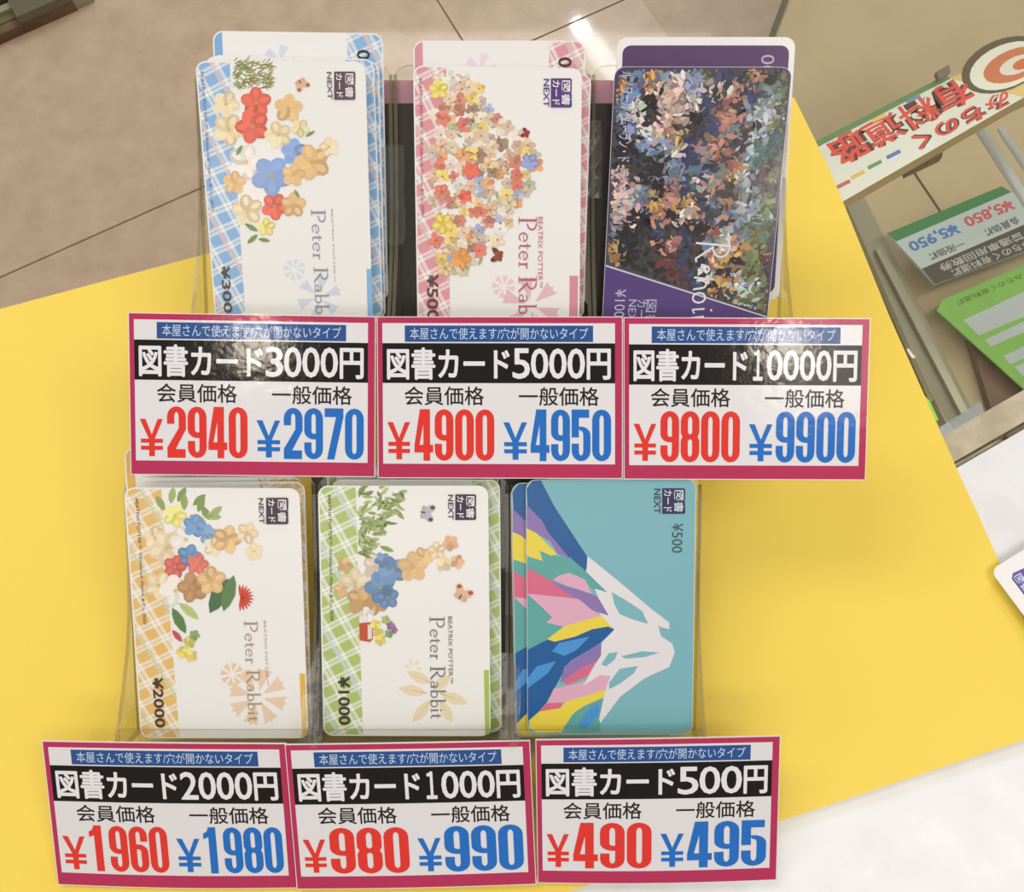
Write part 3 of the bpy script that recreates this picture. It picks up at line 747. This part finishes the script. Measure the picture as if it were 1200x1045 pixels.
for y in range(94, 320, 11):
    for x in range(508, 634, 11):
        X, Y = x + R.uniform(-3, 3), y + R.uniform(-3, 3)
        if inside(X, Y, zone):
            k += 1
            if k % 5 == 0: leaf(pr, X, Y, 11, 4, R.uniform(0, 360), R.choice([(176, 178, 130), (200, 190, 140)]))
            else: flower(pr, X, Y, R.uniform(6.0, 9.5), R.choice(pal), R.choice([4, 5, 6]), eye=(110, 80, 60))
            pr.layer += (1 if k % 12 == 0 else 0)
for a in ((514, 105, 11, (246, 210, 90)), (519, 262, 12, (246, 204, 80)), (540, 303, 12, (228, 140, 60)), (621, 190, 10, (136, 142, 196)), (552, 200, 10, RED), (545, 230, 8, RED)):
    flower(pr, *a); pr.layer += 1
butterfly(pr, 618, 157, 7, (170, 70, 60), (120, 40, 40), 200); butterfly(pr, 586, 300, 10, (160, 80, 60), (120, 50, 40), 190)
pr.layer += 3
pr.flush('flower_illustration'); pr.up()
serif(pr, 'Peter Rabbit', (608, 254, 628.5, 398), (192, 104, 118)); pr.flush('title_lettering')
pr.text('BEATRIX POTTER™', (630.5, 254, 636, 337), (206, 120, 132), 0, True); pr.flush('subtitle_lettering')
copyright_line(pr, 490, 92, 495, 254, (150, 100, 104))
pr.text('¥5000', (500, 321, 514.5, 388), (110, 66, 60), .02, True); pr.flush('value_lettering')
logo(pr, 637, 92, 670, 126, (90, 60, 122))

# --- 10000 yen
sh, c, pr = card([(720.3, 78), (928.6, 78.5), (897.6, 390), (705, 390)], rear, 0, '10000 yen card with dark painted print and purple corner, foremost in right rear pocket')
pr.mat = M['paint']
o = [(u + .1, v + .1) for u, v in rounded(CW - .2, CH - .2, 3.1)]
pr.raw(o, [list(range(len(o)))], ink((84, 58, 120))); pr.flush('purple_print'); pr.up()
# broad colour zones of the printed picture (columns left to right, rows top to bottom), filled with loose dabs
Z = ['K Bc O C W C G N k R K G', 'O Bc O W P C W k R N T G', 'Bc W K P P W N R k T w G', 'Bc W k P P K N R R T w G', 'K C W P O k N R T k w t',
     'K K Bc C W N R R k w t t', 'K k K K C N S k R T t k', 'P k K K S S N T O w k G', 'P P S K R N W R k T N k', 'P W S O R O N S R w T G',
     'P P K R K W R N k S w G', 'S K K N k K K R w S G t', 'O K k K R N k S W O G G', 'O K K k D N K R O K G D', 'O K k K D D N W K O G k',
     'V V N S K D N K O w w G', 'V V V V W R N O k W G G', 'V V V V V S K k G W w G']
CD = dict(K=(34, 28, 32), k=(62, 54, 54), B=(104, 120, 150), c=(180, 180, 185), O=(196, 146, 86), C=(132, 140, 162), W=(208, 192, 176), P=(208, 172, 156), G=(112, 116, 70),
          N=(52, 62, 86), R=(180, 124, 104), T=(110, 124, 120), w=(176, 180, 176), t=(60, 104, 98), S=(116, 124, 140), D=(96, 56, 52), V=(84, 58, 120))
CD['Bc'] = (114, 128, 158)
rows = [r.split() for r in Z]
def pict_v_limit(u): return 62.5 + (u / CW) * 17.5      # the picture ends along a slanted white line
n = 0
while n < 3600:
    u, v = R.uniform(.8, CW - .8), R.uniform(.8, CH - 2)
    if v > pict_v_limit(u) - 1.2: continue
    gu = u / CW * 12 + R.gauss(0, .30); gv = v / 80 * 18 + R.gauss(0, .30)
    key = rows[max(0, min(17, int(gv)))][max(0, min(11, int(gu)))]
    if key == 'V': key = 'K'
    if (u < 4 or u > CW - 4) and v < 4 and math.hypot(min(u, CW - u) - 3.6, v - 3.6) > 2.6: continue
    cc = shade(CD[key], R.uniform(.72, 1.22)); cc = tuple(x + R.uniform(-14, 14) for x in cc)
    a = R.uniform(0, math.pi); L = R.uniform(.7, 2.0); wd = L * R.uniform(.28, .6)
    if v + L > pict_v_limit(u) - .4: L = wd = .6
    if u < L + .5 or u > CW - L - .5 or v < L + .5: L = wd = .45
    ca, sa = math.cos(a), math.sin(a)
    pts = [(u + ca * L - 0 * sa, v + sa * L), (u + ca * L * .4 - sa * wd, v + sa * L * .4 + ca * wd), (u - ca * L * .6 - sa * wd * .8, v - sa * L * .6 + ca * wd * .8),
           (u - ca * L, v - sa * L), (u - ca * L * .4 + sa * wd, v - sa * L * .4 - ca * wd), (u + ca * L * .6 + sa * wd * .8, v + sa * L * .6 - ca * wd * .8)]
    pr.raw(pts, [[0, 1, 2, 3, 4, 5]], tuple(max(.004, x) for x in ink(tuple(max(8, x) for x in cc))[:3]) + (1,))
    n += 1
    if n == 1: pass
    pr.layer = 3 + (n // 450)
# plain ground under the dabs
pr2 = Print(sh, c, M['paint']); pr2.layer = 2
pr2.raw([(.3, 3.2), (3.2, .3), (CW - 3.2, .3), (CW - .3, 3.2), (CW - .3, pict_v_limit(CW)), (.3, pict_v_limit(0))], [[0, 1, 2, 3, 4, 5]], ink((70, 66, 76))); pr2.flush('picture_ground')
pr.layer = 12; pr.flush('painterly_print'); 
pr.layer = 13; pr.raw([(.3, 62.4), (CW - .3, pict_v_limit(CW) - .2), (CW - .3, pict_v_limit(CW) + .3), (.3, 63.0)], [[0, 1, 2, 3]], ink((208, 200, 206))); pr.flush('white_line')
pr.text('ルノワール「ムーラン・ド・ラ・ギャレット」', (728, 84, 735, 262), (206, 200, 206), 0, True); pr.flush('small_lettering')
pr.text('¥10000', (721, 339, 731, 388), (196, 186, 206), 0, True); pr.flush('value_lettering')
for dd in (0,):
    pr.text('図書', (757, 351, 768, 384), (200, 192, 210), 0, True); pr.text('カード', (747, 351, 756, 384), (200, 192, 210), 0, True)
    pr.text('NEXT', (737, 351, 744, 384), (200, 192, 210), 0, True); pr.flush('logo')
SCR = {'R': [arc(.2, .72, .26, .24, 150, -80, 8), [(.18, .98), (.10, .0)], [(.2, .5), (.5, .02), (.58, .05)]],
       'e': [[(.02, .2), (.2, .3)] + arc(.16, .3, .1, .13, 20, 330, 8)[1:]], 'n': [[(.02, .02), (.06, .38), (.1, .1)] + arc(.2, .24, .1, .14, 170, 0, 5) + [(.33, .02)]],
       'o': [arc(.15, .2, .13, .18, 0, 360, 10)], 'i': [[(.08, .38), (.1, .04), (.2, .1)], [(.1, .56), (.13, .6)]], 'r': [[(.04, .38), (.08, .02)], arc(.18, .22, .1, .15, 170, 30, 5)]}
x = 0; tot = sum({'R': .62, 'e': .34, 'n': .4, 'o': .36, 'i': .24, 'r': .34}[ch] for ch in 'Renoir')
(u0, v0), (u1, v1) = sh.g(816, 280), sh.g(845, 384)
for ch in 'Renoir':
    for st in SCR[ch]:
        for p in stroke(st, .05): pr.raw([(u0 + b * (u1 - u0) * 1.1 , v0 + (x + a) / tot * (v1 - v0)) for a, b in p], [[0, 1, 2, 3]], ink((228, 224, 224)))
    x += {'R': .62, 'e': .34, 'n': .4, 'o': .36, 'i': .24, 'r': .34}[ch]
pr.flush('signature_lettering')

# --- 2000 yen
sh, c, pr = card([(145, 571), (351, 572), (361.5, 865), (165, 865)], front, 0, 'white 2000 yen card with orange plaid band, foremost in the left front pocket')
clip_band(pr, [(189, 571), (199, 720), (210.5, 865)], PM['o'], 'plaid_band')
pr.poly([(351, 789), (357.5, 789), (359.8, 861), (354, 863)], (240, 186, 72)); pr.flush('colour_bar')
wm_flower(pr, 272, 790, 14, (244, 204, 164)); pr.up(); wm_flower(pr, 302, 816, 34, (244, 208, 172), 8, 15); pr.flush('faint_flower')
for (x, y, a) in ((193, 598, -120), (200, 590, -80), (208, 588, -60), (216, 598, -90), (226, 592, -40), (232, 600, -70), (240, 603, 10), (245, 606, -40), (222, 604, 20), (236, 592, 60)):
    leaf(pr, x, y, 20, 9, a, R.choice([(156, 172, 96), (170, 184, 110), (138, 160, 90)]))
pr.layer += 2
for a in ((205, 604, 13, (238, 220, 110)), (182, 630, 13, TAN2), (196, 642, 21, (232, 204, 160)), (218, 632, 17, CRM), (228, 616, 13, (92, 140, 184)), (222, 652, 14, (84, 132, 178)), (244, 626, 11, (110, 152, 190)), (250, 640, 11, TAN2),
          (266, 632, 16, TAN), (290, 624, 12, TAN2), (298, 646, 10, TAN2), (205, 664, 13, (214, 84, 70)), (232, 661, 12, (222, 96, 80)), (186, 686, 16, TAN2), (206, 692, 18, CRM), (226, 688, 17, (186, 128, 74)), (248, 680, 16, TAN)):
    flower(pr, *a); pr.layer += 1
leaf(pr, 246, 718, 46, 20, -62, (84, 118, 76)); leaf(pr, 262, 716, 44, 16, -74, (104, 136, 84)); pr.layer += 2
for k in range(12): leaf(pr, 282, 700, 16, 3, -95 + k * 17, (226, 78, 52))
leaf(pr, 202, 712, 34, 12, 62, (96, 136, 72)); leaf(pr, 210, 706, 30, 10, 40, (196, 204, 120)); leaf(pr, 202, 738, 18, 7, 50, (206, 92, 92))
for a in ((214, 764, 7, YEL), (224, 768, 7, YEL), (222, 752, 7, (214, 200, 90)), (228, 744, 6, (120, 146, 70))): flower(pr, *a)
pr.layer += 3
pr.flush('flower_illustration'); pr.up()
serif(pr, 'Peter Rabbit', (286, 727, 307, 846), (176, 150, 112)); pr.flush('title_lettering')
pr.text('BEATRIX POTTER™', (309, 727, 315, 802), (196, 168, 130), 0, True); pr.flush('subtitle_lettering')
copyright_line(pr, 157, 584, 170, 731, (100, 84, 64))
pr.text('¥2000', (178.5, 793, 194.5, 852), (80, 56, 36), .02, True); pr.flush('value_lettering')
logo(pr, 303, 583, 338, 614, (70, 50, 66))

# --- 1000 yen
sh, c, pr = card([(372.6, 569), (572, 569), (575, 862.5), (379, 862)], front, 0, 'white 1000 yen card with green plaid band, foremost in the middle front pocket')
clip_band(pr, [(417, 569), (421, 720), (425.5, 862)], PM['g'], 'plaid_band')
pr.poly([(567, 785), (573, 785), (573.8, 860), (568.5, 861)], (176, 196, 88)); pr.flush('colour_bar')
wm_flower(pr, 484, 782, 10, (244, 226, 180), 6); pr.up()
for x, y, L, a in ((500, 812, 34, 190), (505, 800, 30, 205), (505, 820, 34, 130), (515, 812, 36, 20), (515, 820, 30, 60), (508, 808, 26, -40)): leaf(pr, x, y, L, 13, a, (244, 220, 176))
pr.flush('faint_flower')
for k in range(120):
    t = R.random(); x = R.uniform(418, 430 + 44 * (1 - t)); y = 572 + t * 78
    leaf(pr, x, y, R.uniform(9, 16), R.uniform(3.5, 5.5), R.uniform(-90, 60), R.choice([(150, 170, 96), (176, 190, 120), (128, 152, 84), (196, 200, 136)]))
for x, y, L, a in ((455, 590, 22, -15), (462, 595, 18, 50), (440, 610, 22, -20), (445, 640, 18, 20), (424, 640, 22, 60)): leaf(pr, x, y, L, 6, a, (150, 168, 92))
pr.layer += 2
for a in ((404, 662, 9, TAN), (402, 690, 10, TAN), (416, 682, 16, (226, 200, 160)), (424, 704, 17, (206, 156, 96)), (440, 706, 14, (200, 146, 84)), (440, 664, 14, (226, 200, 172)), (446, 688, 18, (86, 124, 164)), (460, 668, 16, (96, 132, 170)), (454, 700, 13, (84, 120, 160)),
          (448, 656, 9, (96, 132, 170)), (484, 664, 17, (214, 166, 106)), (496, 652, 11, TAN), (512, 645, 10, TAN2), (528, 636, 9, (222, 164, 112)), (520, 660, 9, TAN2), (536, 658, 8, (222, 164, 112)), (430, 720, 9, (240, 228, 212))):
    flower(pr, *a); pr.layer += 1
pr.poly([(421, 730), (434, 729), (437, 733), (437, 748), (434, 752), (422, 750)], (206, 84, 52)); pr.up()
pr.poly([(431, 731), (436, 733), (436, 748), (431, 749)], (236, 222, 196)); pr.up()
for a in ((440, 732, 6, YEL), (444, 742, 6, YEL), (446, 750, 6, (222, 200, 80)), (452, 726, 5, (160, 172, 90)), (458, 733, 5, (150, 90, 140)), (462, 738, 4, (140, 90, 130)), (456, 742, 5, (120, 150, 80))): flower(pr, *a)
butterfly(pr, 497, 600, 12, (196, 188, 186), (90, 80, 84), 10); butterfly(pr, 540, 699, 13, (234, 190, 150), (206, 84, 44), -60)
pr.layer += 3
pr.flush('flower_illustration'); pr.up()
serif(pr, 'Peter Rabbit', (503.5, 722, 522.5, 843), (128, 116, 108)); pr.flush('title_lettering')
pr.text('BEATRIX POTTER™', (525, 722, 531, 800), (128, 112, 100), 0, True); pr.flush('subtitle_lettering')
copyright_line(pr, 383, 580, 389, 727, (72, 72, 40))
pr.text('¥1000', (396, 792, 411, 849), (66, 56, 40), .02, True); pr.flush('value_lettering')
logo(pr, 525, 579, 558, 609, (50, 34, 66))

# --- 500 yen mountain cards
TEAL, DB, PU, YE, GT, HP, LP, LB_, WH = (128, 183, 186), (24, 92, 150), (146, 118, 172), (244, 214, 70), (98, 168, 158), (224, 108, 132), (232, 172, 188), (74, 150, 208), (238, 226, 220)
ART = [(DB, [(113, 100), (135, 68), (165, 69), (215, 165), (330, 340), (370, 408), (348, 402), (330, 382), (325, 398), (232, 325), (180, 262), (118, 165)]),
 (PU, [(113, 158), (170, 215), (190, 255), (268, 350), (225, 335), (200, 290), (113, 243)]), (YE, [(113, 243), (150, 260), (225, 336), (200, 340), (160, 322), (172, 360), (113, 342)]),
 (GT, [(113, 342), (172, 360), (160, 322), (200, 340), (270, 347), (330, 400), (405, 473), (350, 460), (300, 415), (270, 404), (228, 415), (205, 434), (113, 384)]),
 (HP, [(113, 384), (200, 430), (260, 462), (300, 497), (240, 490), (160, 482), (113, 478)]), (LP, [(210, 428), (230, 413), (268, 403), (325, 428), (348, 478), (300, 466)]),
 (PU, [(200, 430), (260, 452), (300, 462), (375, 490), (410, 557), (350, 537), (320, 512), (285, 492), (240, 462)]),
 (LP, [(113, 478), (160, 482), (240, 490), (300, 497), (320, 512), (350, 537), (388, 560), (330, 578), (245, 596), (185, 582), (206, 562), (165, 522)]),
 (GT, [(113, 478), (165, 522), (206, 562), (185, 582), (245, 596), (190, 645), (113, 683)]), (YE, [(388, 556), (425, 600), (350, 606), (290, 632), (215, 651), (188, 642), (250, 595), (330, 572)]),
 (DB, [(113, 680), (190, 643), (215, 651), (290, 632), (350, 606), (408, 596), (430, 607), (380, 655), (270, 722), (240, 772), (185, 872), (113, 950)]),
 (LB_, [(205, 685), (232, 655), (342, 632), (292, 682), (250, 702)]), (LB_, [(113, 782), (150, 740), (220, 720), (190, 765), (113, 818)]),
 (PU, [(250, 740), (318, 692), (382, 655), (384, 700), (330, 762), (235, 797)]), (HP, [(240, 795), (300, 752), (362, 720), (340, 772), (262, 806)]),
 (LP, [(186, 874), (212, 820), (300, 800), (380, 770), (412, 772), (405, 825), (320, 848), (240, 872)]), (HP, [(158, 902), (184, 872), (245, 870), (235, 892)]),
 (YE, [(122, 935), (160, 902), (235, 890), (255, 866), (330, 845), (402, 822), (390, 852), (320, 882), (280, 912), (250, 958), (238, 978), (150, 980), (124, 962)]),
 (GT, [(246, 962), (290, 902), (396, 850), (377, 942), (382, 974), (330, 978), (256, 976)]), (LB_, [(298, 955), (330, 905), (372, 868), (378, 905), (350, 940), (330, 964)]),
 (WH, [(333, 342), (430, 420), (560, 530), (628, 582), (628, 606), (588, 596), (640, 662), (648, 690), (628, 742), (540, 782), (450, 850), (380, 944), (375, 930), (395, 835), (415, 775), (380, 770), (318, 810), (350, 750), (382, 700), (384, 655), (430, 607), (395, 570), (372, 545), (410, 557), (372, 492), (360, 460), (405, 473), (330, 400)]),
 (TEAL, [(420, 472), (470, 500), (530, 540), (552, 587), (500, 572), (450, 552), (432, 520)]), (TEAL, [(588, 592), (624, 612), (634, 655), (598, 630)]),
 (TEAL, [(383, 732), (410, 692), (442, 688), (432, 715), (400, 740)]), (TEAL, [(455, 703), (530, 685), (594, 690), (540, 706), (470, 712)]), (TEAL, [(410, 800), (450, 748), (515, 738), (500, 765), (450, 802), (412, 822)])]
def mountain(quad, depth, dx, dy, label, full=True):
    sh, c, pr = card(quad, front, depth, label)
    o = [(u + .12, v + .12) for u, v in rounded(CW - .24, CH - .24, 3.1)]
    pr.raw(o, [list(range(len(o)))], ink(TEAL)); pr.flush('teal_print')
    for i, (col, pts) in enumerate(ART):
        q = []
        for x, y in pts:
            u, v = sh.g(580 + x / 3.074 + dx, 540 + y / 3.074 + dy)
            u = max(.15, min(CW - .2, u)); v = max(.15, min(CH - .2, v))
            if u < 3.2 and v < 3.2 and math.hypot(u - 3.2, v - 3.2) > 3: k_ = 3 / math.hypot(u - 3.2, v - 3.2); u, v = 3.2 + (u - 3.2) * k_, 3.2 + (v - 3.2) * k_
            if u < 3.2 and v > CH - 3.2 and math.hypot(u - 3.2, v - CH + 3.2) > 3: k_ = 3 / math.hypot(u - 3.2, v - CH + 3.2); u, v = 3.2 + (u - 3.2) * k_, CH - 3.2 + (v - CH + 3.2) * k_
            q.append((u, v))
        pr.poly(q, col, px=False)
        if i in (0, 3, 5, 10, 13, 18, 20): pr.up()
    pr.flush('mountain_print'); pr.up()
    if full:
        logo(pr, 766.5, 572, 803, 602, (42, 30, 74), (214, 220, 222))
        pr.text('¥500', (787.5, 613, 800, 647.5), (52, 70, 84), 0, True); pr.flush('value_lettering')
    return c
mountain([(598.2, 569), (799, 566), (795, 862), (603.5, 864)], 2.6, -17.5, 6, 'lowest visible mountain 500 yen card, only its left edge showing behind two others', False)
mountain([(599.5, 566), (800, 563), (796, 860), (605, 862)], 1.6, -16.5, 4, 'second mountain 500 yen card, left edge showing behind the foremost one', False)
mountain([(616.3, 562), (815.6, 561), (811.4, 860.5), (618.2, 861)], 0, 0, 0, 'teal 500 yen card with a coloured mountain, foremost in the right front pocket')

# --- loose card at the right edge of the photo
Lq = [(1158, 670), (1240, 589), (1330, 700), (1262, 790)]
lp = Plane((.17, -.02, .006), (-.02, .03, 1))
c0 = lp.hit(1160.5, 668); ax = (lp.hit(1206, 740) - lp.hit(1174, 697)).normalized(); ay = lp.n.cross(ax).normalized()
if ay.x < 0: ay = -ay
out = rounded(85.6, 54, 3.2)
def lpt(u, v, off=0.0): return c0 + ax * (u * .001) + ay * (v * .001) + lp.n * off
top = [lpt(u, v) for u, v in out]
v_, f_ = prism(top, [p - lp.n * .0005 for p in top])
lc = mesh_obj('gift_card', v_, f_, M['card']); tag(lc, 'loose white card with purple logo panel tilted on the counter beside the board', 'card')
class LS:
    def uv(s, u, v, off=0): return lpt(u, v, off)
    def g(s, x, y): return (0, 0)
pr = Print(LS(), lc, M['ink'])
pr.raw([(4.8, 6.2), (6.2, 4.6), (25, 4.6), (25, 10), (8, 12.6), (5.5, 12.2)], [[0, 1, 2, 3, 4, 5]], ink((104, 92, 158)))
pr.flush('purple_panel')
for k in range(5):
    pr.raw([(5.5 + k * .2, 12.8 + k * .5), (30, 10.4 + k * .5), (30, 10.55 + k * .5), (5.5 + k * .2, 12.95 + k * .5)], [[0, 1, 2, 3]], ink((176, 172, 186)))
pr.flush('fine_lines')
vs, fs, _ = text_geo('図書カード', .01)
pr.raw([(6.0 + x * 17, 5.4 + y * 3.4) for x, y in vs], fs, ink((226, 222, 236))); pr.flush('logo')
# a second card under its far side keeps it tilted
st = [lpt(u, v, -.0006) for u, v in ((30, 20), (84, 20), (84, 52), (30, 52))]
v_, f_ = prism(st, [Vector((p.x, p.y, TOPZ + .0001 if p.x > .2 else .0001)) for p in st])
sb = mesh_obj('card_pack', v_, f_, M['card']); tag(sb, 'small white pack under the loose card at the right edge', 'pack')

# ------------------------------------------------------------------ price labels
MAG, NAVY, RD, BL = (192, 50, 88), (44, 84, 140), (236, 56, 44), (34, 112, 190)
def price_label(quad, plane, lift, yen_s, red, blue, label, sag=0.0):
    Wm, Hm = 78.4, 50.0; sh = Sheet(quad, Wm, Hm, plane, lift, sag); N_ = 12
    us = [Wm * i / N_ for i in range(N_ + 1)]
    topv = [sh.uv(u, 0) for u in us] + [sh.uv(u, Hm) for u in reversed(us)]
    n = len(topv); vv = topv + [p - plane.n * .0006 for p in topv]; ff = []
    for i in range(N_):
        a, b, c2, d2_ = i, i + 1, n - 2 - i, n - 1 - i
        ff.append([a, b, c2, d2_][::-1]); ff.append([a + n, b + n, c2 + n, d2_ + n])
    ff += [[i, (i + 1) % n, n + (i + 1) % n, n + i] for i in range(n)]
    root = mesh_obj('price_label', vv, ff, M['paper']); tag(root, label, 'price tag')
    pr = Print(sh, root, M['film'])
    X = lambda x: (x - 45) / 1115 * Wm
    Y = lambda y: (y - 42) / 736 * Hm
    m = .25
    pr.rect(m, m, Wm - m, Y(72), MAG, N_); pr.rect(m, Y(712), Wm - m, Hm - m, MAG, N_)
    pr.rect(m, Y(72), X(70), Y(712), MAG); pr.rect(X(1125), Y(72), Wm - m, Y(712), MAG); pr.flush('magenta_border')
    pr.rect(X(172), Y(83), X(1026), Y(157), NAVY, N_); pr.flush('blue_strip')
    pr.rect(X(70), Y(163), X(1125), Y(344), (18, 13, 11), N_); pr.flush('black_band')
    pr.text('本屋さんで使えます/穴が開かないタイプ', (X(196), Y(92), X(1003), Y(146)), (206, 216, 230), 0.0, uvbox=True); pr.flush('strip_lettering')
    t = '図書カード'
    xs = 93; wd = len(yen_s)
    xe = {5: 605, 4: 645, 3: 680}[wd]
    pr.text(t, (X(93), Y(186), X(xe), Y(326)), (240, 232, 226), 0, uvbox=True, fat=.22)
    x0_, x1_ = xe + 18, 987; cw_ = (x1_ - x0_ + 8) / wd
    for k, ch in enumerate(yen_s):
        a_ = x0_ + k * cw_; b_ = a_ + cw_ - 8; g_ = ch
        if ch == '1': a_ += cw_ * .16; b_ -= cw_ * .20; g_ = '\uff11'
        pr.text(g_, (X(a_), Y(188), X(b_), Y(322)), (240, 232, 226), 0, uvbox=True, fat=.17)
    pr.text('円', (X(1000), Y(190), X(1103), Y(325)), (240, 232, 226), 0, uvbox=True, fat=.22)
    pr.flush('headline_lettering')
    pr.text('会員価格', (X(170), Y(360), X(530), Y(444)), (34, 28, 26), 0, uvbox=True, fat=.06)
    pr.text('一般価格', (X(690), Y(362), X(1052), Y(446)), (34, 28, 26), 0, uvbox=True, fat=.06); pr.flush('caption_lettering')
    yen(pr, X(90), Y(522), X(194), Y(692), RD); figures(pr, red, X(213), Y(463), X(577), Y(698), RD); pr.flush('member_price')
    yen(pr, X(618), Y(522), X(726), Y(692), BL); figures(pr, blue, X(742), Y(463), X(1107), Y(698), BL); pr.flush('regular_price')
    return root
price_label([(150.3, 366), (440.4, 370.8), (439.7, 559), (153.4, 556)], rear_lab, .0002, '3000', '2940', '2970', 'magenta bordered price label reading 3000 yen, upper left')
price_label([(441.6, 370.8), (729.7, 371), (729.7, 561), (442.9, 560)], rear_lab, .0002, '5000', '4900', '4950', 'magenta bordered price label reading 5000 yen, upper middle')
price_label([(730.6, 371.6), (1020, 373), (1014, 562.5), (730.9, 561.5)], rear_lab, .0002, '10000', '9800', '9900', 'magenta bordered price label reading 10000 yen, upper right')
price_label([(49, 868), (335.5, 871), (348.5, 1040.5), (67.9, 1036.5)], front_lab, .0, '2000', '1960', '1980', 'magenta bordered price label reading 2000 yen, lower left', 2.5)
price_label([(334.2, 870.7), (621, 866), (628.5, 1034.2), (348.6, 1040)], front_lab, .0009, '1000', '980', '990', 'magenta bordered price label reading 1000 yen, lower middle', 1.5)
price_label([(627.5, 866.5), (914.8, 862), (910, 1031), (630, 1034.5)], front_lab, .0, '500', '490', '495', 'magenta bordered price label reading 500 yen, lower right', 2.5)

# ------------------------------------------------------------------ clear tape joining neighbouring holders
def tape(row, xs, u0, u1, n0, label, seed):
    rr = random.Random(seed); v, f = [], []; N_ = 8
    for i in range(N_ + 1):
        u = u0 + (u1 - u0) * i / N_
        for j, dx in enumerate((-.0035, -.001, .001, .0035)):
            v.append(row.pt(xs + dx + rr.uniform(-.0004, .0004), u, n0(u) + (.0006 if j in (1, 2) else 0) + rr.uniform(0, .0007)))
    for i in range(N_):
        for j in range(3): a = i * 4 + j; f.append([a, a + 1, a + 5, a + 4])
    o = mesh_obj('clear_tape', v, f, M['tape']); return tag(o, label, 'tape')
prof = lambda u: (8.6 if u < .005 else max(-8.6, 8.6 - (u - .005) * 1000 * .62)) * .001
tape(front, fx_[1], -.001, .030, prof, 'crinkled clear tape between the orange plaid and green plaid card pockets', 1)
tape(front, fx_[2], -.001, .026, prof, 'crinkled clear tape between the green plaid and mountain card pockets', 2)
tape(rear, rx_[1], .03, .062, prof, 'crinkled clear tape between the blue plaid and pink plaid card pockets', 3)
tape(rear, rx_[2], .045, .07, prof, 'crinkled clear tape between the pink plaid and purple card pockets', 4)

for o in SC.objects:
    if '_base' in o: del o['_base']
